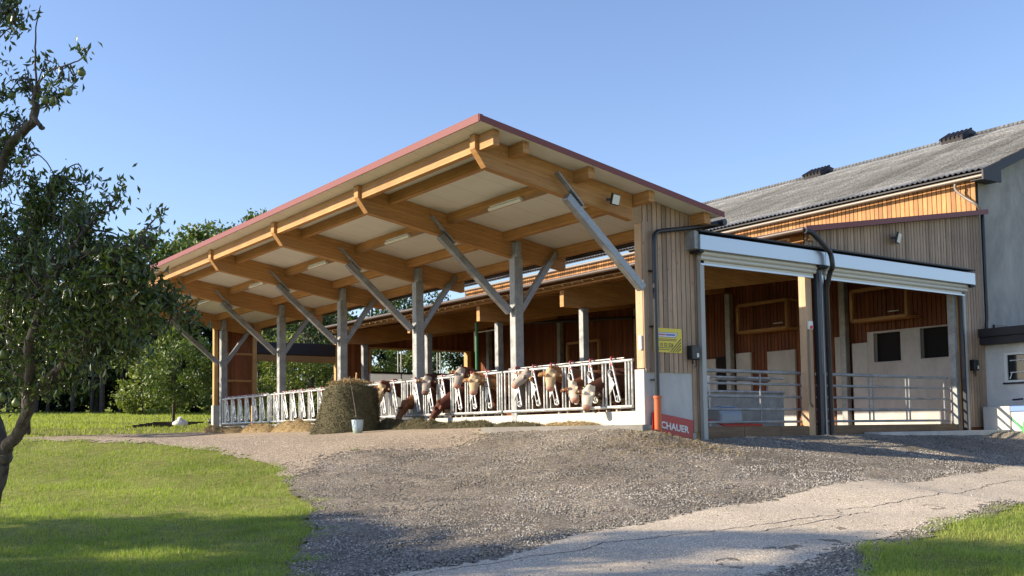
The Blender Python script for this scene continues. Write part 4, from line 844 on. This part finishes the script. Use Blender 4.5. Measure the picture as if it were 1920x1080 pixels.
def hay_fluff(name, pts, nrm, L, rad, mt, par):
    n = len(pts); d = rng.normal(0, 1, (n, 3)); d -= nrm*(d*nrm).sum(1)[:, None]*.5; d /= np.linalg.norm(d, axis=1)[:, None]; ln = L*rng.uniform(.4, 1.3, n)[:, None]
    b = np.cross(d, nrm+rng.normal(0, .3, (n, 3))); b /= np.linalg.norm(b, axis=1)[:, None]; b *= rad
    V = np.stack([pts-d*ln/2-b, pts-d*ln/2+b, pts+nrm*.02+b, pts+nrm*.02-b, pts+d*ln/2-b*.6, pts+d*ln/2+b*.6], 1).reshape(-1, 3); k = 6*np.arange(n)[:, None]
    F_ = np.concatenate([k+[0, 1, 2, 3], k+[3, 2, 5, 4]]); return mesh_np(name, V, F_, mt, par)
N = 16000; a = rng.uniform(0, 6.283, N); zz = rng.uniform(0, 1.45, N)**1.0; rad = np.interp(zz, [p[0] for p in prof], [p[1] for p in prof])*(1+.05*np.sin(3*a+zz*2)+.035*np.sin(7*a+zz*5)+.13*np.maximum(0, np.cos(a-2.4))*(1-zz/1.4))+rng.uniform(-.02, .03, N)
nr = np.stack([np.cos(a), np.sin(a), np.full(N, .15)], -1); nr /= np.linalg.norm(nr, axis=1)[:, None]; pts = np.stack([BX+np.cos(a)*rad, BYc+np.sin(a)*rad, BZ+zz], -1)
hay_fluff('loose_strands', pts, nr, .21, .0045, M['wisp'], r)
N = 1500; a = rng.uniform(0, 6.283, N); q = rng.random(N)**.5*.62; pts = np.stack([BX+np.cos(a)*q, BYc+np.sin(a)*q, BZ+1.47+.1*np.exp(-((q-.1)/.3)**2)+rng.uniform(0, .05, N)], -1); nr = np.tile([0., 0, 1.], (N, 1)); hay_fluff('top_strands', pts, nr, .18, .005, M['drywisp'], r)
mb = MB().tube([(BX+.1, BYc-.1, BZ+1.45), (BX-.05, BYc-.2, BZ+1.75)], .012, 6)
# hay heaps
def heap(label, x, y, lx, ly, h, mt, wm, N=2600, cat='hay heap'):
    n1, n2 = 26, 34; zc = float(hgt(x, y)); zb_ = max(zc, -.14)
    U, W = np.meshgrid(np.linspace(-1, 1, n1), np.linspace(-1, 1, n2), indexing='ij'); R2 = np.clip(1-(U**2+W**2), 0, 1)
    hh = h*R2**.7*(1+.5*vnoise(U*lx+x+40, W*ly+y+40, .28)+.35*vnoise(U*lx+x+40, W*ly+y+40, .11)); q = np.sqrt(np.maximum(U**2+W**2, 1)); 
    V = np.stack([x+U/q*lx, y+W/q*ly, zb_-.03+hh], -1).reshape(-1, 3); k = np.arange(n1*n2).reshape(n1, n2); Fc = np.stack([k[:-1, :-1], k[1:, :-1], k[1:, 1:], k[:-1, 1:]], -1).reshape(-1, 4)
    r = thing('hay_heap', label, cat, (x, y, zb_), 'hay heaps in the feed alley'); mesh_np('heap_core', V, Fc, mt, r, smooth=True)
    a = rng.uniform(0, 6.283, N); q = np.sqrt(rng.random(N))*1.05; uu = q*np.cos(a); ww = q*np.sin(a); hz = h*np.clip(1-q**2, 0, 1)**.7*(1+.5*vnoise(uu*lx+x+40, ww*ly+y+40, .28)+.35*vnoise(uu*lx+x+40, ww*ly+y+40, .11))
    nr = np.tile([0., 0, 1.], (N, 1)); nr[:, 0] = uu*.5; nr[:, 1] = ww*.5; nr /= np.linalg.norm(nr, axis=1)[:, None]
    hay_fluff('loose_strands', np.stack([x+uu*lx, y+ww*ly, zb_-.01+hz], -1), nr, .16, .004, wm, r)
for lab, y, ly, h, lx in (('small tan hay heap at the far pillar', 24.4, 1.1, .27, .5), ('lowest tan hay heap, second from the far pillar', 22.3, 1.0, .24, .45), ('long tan hay heap, third from the far pillar', 19.9, 1.5, .31, .5), ('highest tan hay heap beside the bale', 16.8, 1.7, .37, .55)):
    heap(lab, -.58, y, lx, ly, h, M['dryhay'], M['drywisp'], 2200)
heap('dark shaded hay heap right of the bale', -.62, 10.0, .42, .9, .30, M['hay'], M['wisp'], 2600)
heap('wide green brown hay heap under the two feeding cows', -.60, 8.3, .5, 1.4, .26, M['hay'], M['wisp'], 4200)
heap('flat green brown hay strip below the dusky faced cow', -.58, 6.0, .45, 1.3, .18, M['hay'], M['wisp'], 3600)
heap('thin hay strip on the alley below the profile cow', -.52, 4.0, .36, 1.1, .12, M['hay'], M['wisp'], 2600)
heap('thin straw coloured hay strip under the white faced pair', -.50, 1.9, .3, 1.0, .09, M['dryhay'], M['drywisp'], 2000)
# bucket
x, y = -2.3, 8.82; z = float(hgt(x, y)); r = thing('bucket', 'pale blue metal bucket in front of the hay bale', 'bucket', (x, y, z)); ring = lambda rad, zz: [(x+math.cos(2*math.pi*k/20)*rad, y+math.sin(2*math.pi*k/20)*rad, z+zz) for k in range(20)]
m = mat('bucket_enamel', (.42, .55, .62), .35, .2); t = NT(m); tc = t.n('ShaderNodeTexCoord'); sp = t.n('ShaderNodeSeparateXYZ'); t.l(tc.outputs['Object'], sp.inputs[0]); nn_ = t.noise(t.co(), 9, 4)
t.col(t.mixf(t.ramp(t.math('ADD', sp.outputs[2], t.math('MULTIPLY', nn_, .25)), [(.16, 0), (.30, 1)]), (.28, .33, .24), (.45, .58, .68)))
MB().rings([ring(.125, .0), ring(.165, .37), ring(.172, .375), ring(.158, .372), ring(.118, .03)]).build('pail', m, r, smooth=True)
hb = [(x-.03+math.sin(a)*.0-.15, y-.165*math.cos(a), z+.34-.16*math.sin(a)) for a in np.linspace(0, math.pi, 9)]; MB().tube(hb, .006, 6).build('handle', M['black'], r)
# fork leaning on the bale
r = thing('hay_fork', 'hay fork with long thin handle leaning on the bale behind the bucket', 'hay fork', (-2.2, 9.3, -.1)); p0 = onX(668, 778, -2.35); p1 = onX(656, 706, -1.75)
MB().tube([p0, p1], .016, 8).build('fork_handle', M['bark'], r, smooth=True)
for k in range(4): MB().tube(curve([Vector(p0)+Vector((0, 0, -.0)), Vector(p0)+Vector((-.02, -.09+.06*k, -.10)), Vector(p0)+Vector((.05, -.09+.06*k, -.36))], 4), .006, 6).build('tine', M['black'], r)
for px0, px1, lab in ((616, 626, 'left'), (632, 640, 'middle')):
    p0 = onX(px0, 728, -.15); p1 = onX(px1, 700, -.15+.35); r = MB().tube([(p0[0], p0[1], -.1), p0, p1], .022, 8).build('tool_handle', M['bark'], smooth=True); prop(r, lab+' tool handle standing up behind the bale', 'tool handle')
p1 = onX(669, 699, .3); r = MB().tube([(p1[0]-.4, p1[1]-.4, -.1), p1], .03, 8).build('tool_handle', M['post_z'], smooth=True); prop(r, 'pale wooden tool handle rising above the right edge of the bale', 'tool handle')

# ================================================================== TREES
def leaves(name, C, size, mt, par, asp=.55, cup=True, droop=.35):
    """one leaf per centre: a folded rhombus"""
    n = len(C); s_ = size*rng.uniform(.65, 1.25, n)[:, None]; d = rng.normal(0, 1, (n, 3)); d[:, 2] -= droop*1.5; d /= np.linalg.norm(d, axis=1)[:, None]
    q = rng.normal(0, 1, (n, 3)); q[:, 2] *= .5; b = np.cross(d, q); b /= np.linalg.norm(b, axis=1)[:, None]; nn = np.cross(d, b)
    A = C-d*s_*.5; Bp = C+d*s_*.5-nn*s_*.12; L = C+b*s_*asp*.5+nn*s_*.10; R = C-b*s_*asp*.5+nn*s_*.10
    V = np.stack([A, R, Bp, L], 1).reshape(-1, 3); k = 4*np.arange(n)[:, None]
    return mesh_np(name, V, np.concatenate([k+[0, 1, 2], k+[0, 2, 3]]), mt, par)
def clumps(cents, rad, per, flat=.8):
    """points gathered in little sprays around each clump's shell"""
    out = []
    for c, ra in zip(cents, rad):
        m_ = int(per*ra*ra)+8; d = rng.normal(0, 1, (m_, 3)); d /= np.linalg.norm(d, axis=1)[:, None]; rr_ = ra*(rng.random(m_)**.45)*rng.uniform(.8, 1.1, m_)
        out.append(np.array(c)+d*rr_[:, None]*np.array([1, 1, flat]))
    return np.concatenate(out)
def tree(name, label, cat, x, y, H, W, trunk, mt, leaf, n_cl, per, group=None, z=None, low=.25, seed=1, shape='round'):
    rs = np.random.default_rng(seed); z = float(hgt(x, y)) if z is None else z; r = thing(name, label, cat, (x, y, z), group)
    mb = MB(); Hc = H*low; lean = rs.uniform(-.04, .04, 2)*H
    P = [(x, y, z-.2), (x+lean[0]*.3, y+lean[1]*.3, z+H*.3), (x+lean[0], y+lean[1], z+H*.62), (x+lean[0]*1.2, y+lean[1]*1.2, z+H*.9)]; mb.tube(curve(P, 4), list(np.linspace(trunk, trunk*.12, 13)), 8)
    cs = []; rd = []
    for k in range(n_cl):
        f = rs.random(); zz = Hc+(H-Hc)*f
        prof_ = {'round': math.sqrt(max(.05, 1-(2*f-.9)**2*.85)), 'cone': (1-f)*.95+.08, 'ball': math.sqrt(max(.04, 1-(2*f-1)**2))}[shape]
        a = rs.uniform(0, 6.28); q = W*.5*prof_*math.sqrt(rs.uniform(.12, 1)); ra = W*rs.uniform(.10, .19)*(.6+.5*prof_)
        cs.append((x+math.cos(a)*q, y+math.sin(a)*q, z+zz-(ra*.5 if f > .9 else 0))); rd.append(ra)
        if k % 3 == 0 and trunk > .04: zb_ = z+zz*.55+H*.05; mb.tube(curve([(x+lean[0]*.5, y+lean[1]*.5, zb_), (x+math.cos(a)*q*.5, y+math.sin(a)*q*.5, zb_+(z+zz-zb_)*.45), cs[-1]], 3), [trunk*.35, trunk*.3, trunk*.26, trunk*.2, trunk*.15, trunk*.1, trunk*.05], 5)
    mb.build('trunk', M['bark'], r, smooth=True); leaves('crown', clumps(cs, rd, per), leaf, mt, r); return r
# --- pear tree at the left edge: limbs laid out in the round, depth given in metres
def PT(px, py, d): return Vector(at(px, py, d))
pr_ = thing('pear_tree', 'old pear tree with green pears leaning in from the left edge', 'pear tree', tuple(at(-60, 1190, 8.0)))
limbs = [
 ([(-70, 1230, 8.0), (-40, 1020, 8.0), (-12, 900, 8.0), (4, 850, 8.0)], (.16, .11)),
 ([(4, 850, 8.0), (-12, 760, 8.1), (-6, 650, 8.0), (18, 560, 7.9), (48, 470, 7.8), (80, 400, 7.8), (108, 335, 7.8)], (.10, .045)),
 ([(4, 850, 8.0), (38, 805, 7.9), (60, 745, 7.7), (110, 690, 7.5), (180, 655, 7.4), (235, 628, 7.3)], (.085, .02)),
 ([(60, 745, 7.7), (52, 660, 7.5), (80, 570, 7.4), (120, 490, 7.2), (160, 430, 7.1)], (.06, .018)),
 ([(-6, 650, 8.0), (-30, 520, 8.2), (-25, 400, 8.2), (0, 320, 8.0), (22, 270, 7.9), (60, 232, 7.8), (66, 200, 7.8), (68, 160, 7.8)], (.08, .035)),
 ([(68, 160, 7.8), (66, 100, 7.8), (68, 50, 7.8), (76, 10, 7.8)], (.014, .004)),
 ([(66, 165, 7.8), (90, 135, 7.7), (125, 122, 7.6), (150, 112, 7.6), (162, 98, 7.5)], (.013, .004)),
 ([(60, 215, 7.8), (75, 236, 7.7), (80, 240, 7.7)], (.03, .022)), ([(62, 205, 7.8), (85, 200, 7.75), (100, 175, 7.7)], (.012, .005)),
 ([(64, 180, 7.8), (55, 150, 7.9), (50, 122, 7.9)], (.012, .004)), ([(66, 165, 7.8), (80, 130, 7.8), (86, 100, 7.8)], (.010, .003)),
 ([(-60, 420, 8.3), (-30, 200, 8.0), (-8, 60, 7.9), (10, 20, 7.8)], (.05, .012)), ([(-30, 110, 8.), (0, 70, 7.8), (25, 45, 7.7)], (.012, .004)),
 ([(0, 290, 8.0), (30, 240, 7.9), (55, 278, 7.8), (82, 298, 7.7), (104, 330, 7.7)], (.010, .005)),
 ([(110, 690, 7.5), (170, 610, 7.2), (230, 560, 7.0), (290, 560, 6.9), (345, 590, 6.9)], (.035, .008)),
 ([(120, 490, 7.2), (180, 470, 7.0), (240, 480, 6.9), (275, 430, 6.9), (300, 400, 6.9)], (.03, .004)),
 ([(160, 430, 7.1), (185, 400, 7.0), (215, 375, 7.0), (232, 350, 7.0)], (.014, .004)), ([(120, 490, 7.2), (95, 520, 7.4), (60, 560, 7.5)], (.02, .01)),
 ([(48, 470, 7.8), (20, 430, 7.9), (-10, 400, 8.0)], (.025, .01)), ([(80, 570, 7.4), (150, 560, 7.2), (210, 520, 7.0), (260, 520, 6.9)], (.03, .008)),
 ([(180, 655, 7.4), (230, 600, 7.2), (270, 600, 7.1)], (.018, .006)), ([(18, 560, 7.9), (60, 500, 8.2), (110, 440, 8.4), (150, 380, 8.5)], (.03, .01)),
 ([(-6, 650, 8.0), (60, 620, 8.4), (140, 560, 8.6), (200, 500, 8.7)], (.035, .01))]
mb = MB(); nodes = []
for P, (ra, rb) in limbs:
    C_ = curve([PT(*p) for p in P], 5); 
    C_ = [c+Vector(rng.normal(0, min(.006, ra*.12), 3)) for c in C_]; mb.tube(C_, list(np.linspace(ra*.62, rb*.75, len(C_))), 9); nodes += C_
# leafy masses: px, py, depth, radius in metres, leaf count
cl = [(20, 20, 7.8, .16, 60), (5, 15, 7.9, .2, 60), (25, 60, 7.8, .07, 14), (90, 170, 7.7, .12, 34), (85, 110, 7.8, .12, 18), (150, 98, 7.5, .07, 12), (140, 150, 7.6, .08, 10), (105, 170, 7.7, .1, 22), (115, 140, 7.7, .09, 12),
 (30, 155, 8.0, .16, 46), (2, 200, 8.0, .22, 80), (10, 300, 8.0, .25, 110), (40, 280, 7.9, .14, 40), (0, 250, 8, .2, 60), (50, 345, 7.8, .14, 44), (20, 370, 7.9, .13, 40), (60, 375, 7.8, .13, 40), (5, 160, 8, .15, 40),
 (115, 365, 7.7, .16, 60), (150, 345, 7.5, .14, 44), (125, 400, 7.6, .25, 150), (165, 395, 7.3, .17, 60), (95, 430, 7.7, .26, 150), (70, 400, 7.8, .17, 60), (200, 385, 7.1, .1, 22), (228, 358, 7.0, .11, 26), (30, 440, 7.9, .18, 50), (2, 455, 8.0, .14, 30),
 (150, 450, 7.3, .28, 190), (110, 490, 7.5, .30, 200), (190, 460, 7.1, .22, 90), (60, 500, 7.8, .30, 180), (10, 500, 8.0, .30, 170), (235, 460, 7.0, .17, 60), (170, 510, 7.1, .3, 200), (225, 510, 6.9, .26, 150), (270, 480, 6.9, .14, 34), (285, 430, 6.9, .10, 22), (302, 402, 6.9, .07, 10), (262, 455, 6.9, .09, 12),
 (275, 530, 6.9, .2, 90), (305, 500, 6.9, .12, 24), (320, 545, 6.9, .12, 34), (255, 560, 6.9, .26, 150), (200, 560, 7.0, .3, 200), (140, 560, 7.3, .32, 210), (70, 570, 7.7, .34, 220), (10, 570, 8.0, .34, 220), (310, 570, 6.9, .16, 50), (345, 592, 6.9, .13, 44), (370, 600, 6.9, .10, 26), (290, 600, 7.0, .16, 50),
 (230, 610, 7.2, .25, 130), (170, 610, 7.3, .3, 180), (110, 630, 7.5, .3, 180), (50, 640, 7.7, .32, 180), (0, 650, 8.0, .32, 180), (200, 655, 7.4, .18, 60), (245, 640, 7.3, .14, 36), (260, 670, 7.2, .12, 30), (145, 670, 7.5, .18, 60), (90, 690, 7.6, .18, 50), (30, 700, 7.8, .25, 80), (-5, 730, 8.0, .24, 60), (60, 740, 7.7, .12, 18),
 (120, 520, 8.4, .3, 120), (180, 540, 8.6, .3, 120), (60, 600, 8.5, .35, 140), (150, 600, 8.5, .3, 120), (225, 570, 8.3, .25, 80), (-30, 400, 8.2, .5, 200), (-50, 550, 8.2, .6, 260), (-60, 250, 8.2, .5, 180), (-80, 80, 8.2, .6, 200), (-60, 700, 8.3, .4, 120), (170, 640, 7.9, .25, 70), (110, 700, 7.7, .22, 60), (160, 700, 7.6, .18, 44), (200, 690, 7.5, .14, 26), (90, 735, 7.7, .16, 30), (140, 730, 7.7, .10, 14), (225, 690, 7.3, .10, 14)]
nodes_a = np.array([tuple(v) for v in nodes]); LC = []; 
for px, py, d, ra, cnt in cl:
    c = np.array(at(px, py, d+random.uniform(-.15, .15))); ns = max(2, int(cnt/6.0))
    for k in range(ns):
        e = rng.normal(0, 1, 3); e /= np.linalg.norm(e); tip = c+e*ra*rng.uniform(.35, 1.0); st = nodes_a[((nodes_a-tip)**2).sum(1).argmin()]
        if np.linalg.norm(st-tip) > .75: st = tip+(st-tip)/np.linalg.norm(st-tip)*.5; 
        mid = (st+tip)/2+rng.normal(0, .03, 3); q = curve([st, mid, tip], 4); mb.tube(q, list(np.linspace(.007, .0025, len(q))), 4, cap=False)
        m_ = int(13.5*rng.uniform(.55, 1.3)); f = rng.uniform(.45, 1.05, m_)[:, None]; LC.append(st+(tip-st)*f+rng.normal(0, .042, (m_, 3)))
mb.build('trunk', M['bark'], pr_, smooth=True); leaves('foliage', np.concatenate(LC), .062, M['pearleaf'], pr_, .36, droop=.8)
m = mat('pear_skin', (.19, .24, .06), .45); t = NT(m); t.col(t.ramp(t.noise(t.co(), 20, 4), [(.35, (.07, .10, .025)), (.65, (.16, .19, .055))])); M['pear'] = m
for px, py, d in ((20, 33, 7.75), (22, 178, 7.9), (85, 187, 7.65), (100, 190, 7.65), (128, 172, 7.6), (153, 135, 7.5), (37, 300, 7.8), (213, 552, 6.85), (95, 505, 7.2), (5, 665, 7.5), (30, 755, 7.5), (4, 745, 7.6)):
    c = PT(px, py, d); rr = .8; MB().rings([[c+Vector((math.cos(2*math.pi*k/12)*q*rr, math.sin(2*math.pi*k/12)*q*rr, zz*rr)) for k in range(12)] for zz, q in ((-.040, .006), (-.036, .022), (-.018, .037), (.005, .037), (.025, .024), (.040, .014), (.046, .004))]).build('pear', M['pear'], pr_, smooth=True)
# --- trees and woods beyond
x, y = hit(140, 826); x, y = -5.4, 27.0
tree('apple_tree', 'grey trunked fruit tree standing beyond the pear tree limbs on the left lawn', 'fruit tree', -7.15, 27.0, 6.2, 5.0, .19, M['leaf2'], .17, 46, 300, low=.30, seed=3)
tree('small_tree', 'small round tree with short trunk behind the white sack', 'small tree', .55, 33.5, 4.2, 3.3, .09, M['leaf2'], .17, 34, 520, low=.24, seed=5)
WG = 'trees of the far wood edge'
for i, (x, y, H, W) in enumerate(((-12, 66, 7, 7), (-7.5, 68, 8, 7), (-3.5, 67, 8, 7), (.5, 68, 8, 7), (4, 67, 7, 6), (8.5, 63, 8, 7), (13, 63, 9, 7), (18, 64, 9, 7), (23, 60, 8, 7))):
    tree('undergrowth_bush', ['dark undergrowth bush at the left border behind the meadow', 'dark undergrowth bush second from the left border', 'dark undergrowth bush in the gap of pale trunks', 'dark undergrowth bush at the right side of the dark gap', 'undergrowth bush just behind the leafy yellow green bush', 'undergrowth bush behind the taller leafy bush', 'undergrowth bush behind the small round tree', 'undergrowth bush beyond the far pillar', 'undergrowth bush beyond the far doorway'][i], 'bush', x, y, H, W, .05, M['leaf3'], .55, 50, 60, 'dark undergrowth of the far wood', low=.0, seed=200+i, shape='round')
# bright bushes in front of the wood
for i, (x, y, H, W, lab) in enumerate(((5.3, 55, 4.6, 5.0, 'leafy yellow green bush at the dark gap of the wood'), (8.0, 57, 6.5, 5.5, 'taller leafy bush right of the dark gap in the wood'), (11.4, 56, 5.5, 5.5, 'broad green bush at the meadow edge, left of the far pillar'), (14.5, 58, 7.0, 6, 'bush of the meadow edge hidden mostly by the far pillar'))):
    tree('bush', lab, 'bush', x, y, H, W, .05, M['leaf1'] if i != 2 else M['leaf2'], .30, 34, 110, 'bushes at the meadow edge', low=.0, seed=20+i, shape='ball')
for i, (x, y, H, W, sh, mt, lab) in enumerate((
    (-7.5, 72, 17, 8, 'cone', 'leaf3', 'dark spruce at the left border of the picture behind the meadow'), (-3.0, 70, 18, 8, 'cone', 'leaf3', 'second dark spruce from the left border'), (1.2, 71, 17, 8, 'cone', 'leaf3', 'dark spruce over the gap with pale trunks'), (5.2, 73, 18, 9, 'cone', 'leaf3', 'dark spruce behind the yellow green bush'),
    (9.5, 66, 15, 9, 'round', 'leaf2', 'rounded wood tree behind the taller bush'), (14.5, 68, 16, 10, 'round', 'leaf2', 'rounded wood tree seen under the far end of the canopy'), (4.5, 64, 9, 7, 'round', 'leaf2', 'lower round tree of the wood left of the sack'), (19, 66, 15, 9, 'round', 'leaf3', 'dark tree behind the far end wall'))):
    tree('wood_tree', lab, 'tree', x, y, H, W, .28, M[mt], .50, 60, 42, WG, low=.12 if sh == 'cone' else .08, seed=40+i, shape=sh)
for i in range(9):
    x = -6.5+i*1.45+random.uniform(-.4, .4); y = 62+random.uniform(-1.5, 1.5); z = float(hgt(x, y)); o = MB().tube([(x, y, z-.2), (x+.15, y, z+3), (x+.2, y, z+7.5)], [.14, .12, .08], 7).build('bare_trunk', M['bark'], smooth=True); prop(o, ['first', 'second', 'third', 'fourth', 'fifth', 'sixth', 'seventh', 'eighth', 'ninth'][i]+' slim bare trunk from the left in the dark gap of the wood', 'tree trunk', 'bare trunks in the dark gap')
tree('tall_tree', 'tall olive green tree whose crown shows above the red roof edge', 'tree', 10.2, 47, 13.4, 6.4, .35, M['leaf2'], .26, 60, 120, low=.35, seed=61, shape='round')
tree('tall_tree', 'tree top barely showing where the roof edge meets the pear tree', 'tree', 3.9, 60, 12.6, 5.0, .2, M['leaf2'], .30, 40, 90, low=.3, seed=62, shape='round')
# shrubs and trees behind the far end wall
for i, (x, y, H, W, mt, lab) in enumerate(((3.6, 31.2, 4.6, 3.4, 'leaf1', 'sunlit shrub filling the far end doorway on the left'), (6.0, 32.5, 4.8, 3.6, 'leaf1', 'sunlit shrub filling the far end doorway on the right'), (9.2, 31.5, 4.6, 3.6, 'leaf2', 'green shrub seen through the left window band'), (12.0, 31.0, 4.6, 3.4, 'leaf2', 'green shrub seen through the right window band'), (14.8, 32.0, 4.8, 3.6, 'leaf3', 'dark shrub at the right end of the window band'))):
    tree('shrub', lab, 'shrub', x, y, H, W, .04, M[mt], .17, 44, 330, 'shrubs behind the far end wall', low=.0, seed=80+i, shape='ball')
for i, (x, y, H, W, mt, sh, lab) in enumerate(((7.5, 40, 9.6, 5, 'leaf3', 'cone', 'dark spruce behind the canopy between the third and fourth column'), (11, 41, 9.0, 6, 'leaf2', 'round', 'airy tree behind the shed roof left of the second column'), (15, 41, 9.6, 6.5, 'leaf2', 'round', 'airy tree behind the shed roof right of the second column'), (19.5, 44, 10.5, 7, 'leaf1', 'round', 'airy tree just left of the old barn roof end'), (9.0, 36, 6.5, 5, 'leaf3', 'round', 'dark low tree behind the far end shutter housing'))):
    tree('back_tree', lab, 'tree', x, y, H, W, .2, M[mt], .24, 44, 120, 'trees behind the barn', low=.1, seed=90+i, shape=sh)
# trees left of the picture whose shade falls on lawn and driveway
def ST(s, t): return .866*t+.5*s, -.5*t+.866*s
for i, (s_, t_, H, W, lo_) in enumerate(((-7.9, -25, 9.6, 7.2, .03), (-12.0, -27, 15.0, 5.8, .22), (-3.0, -27, 6.2, 5.5, .05), (-10.5, -25, 10.5, 4.6, .03))):
    x, y = ST(s_, t_); tree('shade_tree', ['orchard tree beside the view shading the lawn', 'tall orchard tree beside the view shading the driveway', 'low orchard tree farthest up the lawn beside the view', 'bushy orchard tree beside the view between the tall one and the lawn one'][i], 'tree', x, y, H, W, .25, M['leaf2'], .24, 80, 260, 'orchard trees beside the viewer', low=lo_, seed=120+i)
# sack, boards and stakes beyond the lane
x, y = -.1, 30.6; z = float(hgt(x, y)); r = thing('sack', 'crumpled white sack lying below the small round tree', 'sack', (x, y, z)); mb = MB(); mb.ball((x, y, z+.10), .30, 12, (1, .8, .75)); mb.ball((x+.2, y+.1, z+.14), .22, 12, (1, .9, 1)); mb.ball((x+.04, y, z+.30), .15, 10, (.8, .8, 1.2))
mb.v = [(a+random.uniform(-.03, .03), b, c+random.uniform(-.03, .03)) for a, b, c in mb.v]; mb.build('sack_cloth', M['bag'], r, smooth=True)
for k in range(5):
    x0, y0 = -2.6+k*.35, 30.2+k*.18; x1_, y1_ = x0+2.4, y0+.25; o = MB().bar((x0, y0, float(hgt(x0, y0))+.05+.04*k), (x1_, y1_, float(hgt(x1_, y1_))+.05+.04*k), .10, .07).build('timber_pole', M['bark']); prop(o, ['nearest', 'second', 'third', 'fourth', 'farthest'][k]+' dark timber pole lying in the grass beside the white sack', 'timber', 'timber poles in the grass')
for k in range(17):
    x0 = .95+k*.115; y0 = 29.2; z0 = float(hgt(x0, y0)); o = MB().bar((x0, y0, z0-.05), (x0-.08, y0+.35, z0+.42), .07, .03).build('stake', M['galv']); prop(o, 'grey stake leaning in the row by the far pillar', 'stake', 'row of grey stakes by the far pillar')
r_ = MB().bar((.8, 29.42, float(hgt(1, 29))+.25), (3.0, 29.42, float(hgt(2, 29))+.25), .05, .06).build('stake_rail', M['bark']); prop(r_, 'dark rail the grey stakes lean against', 'rail')
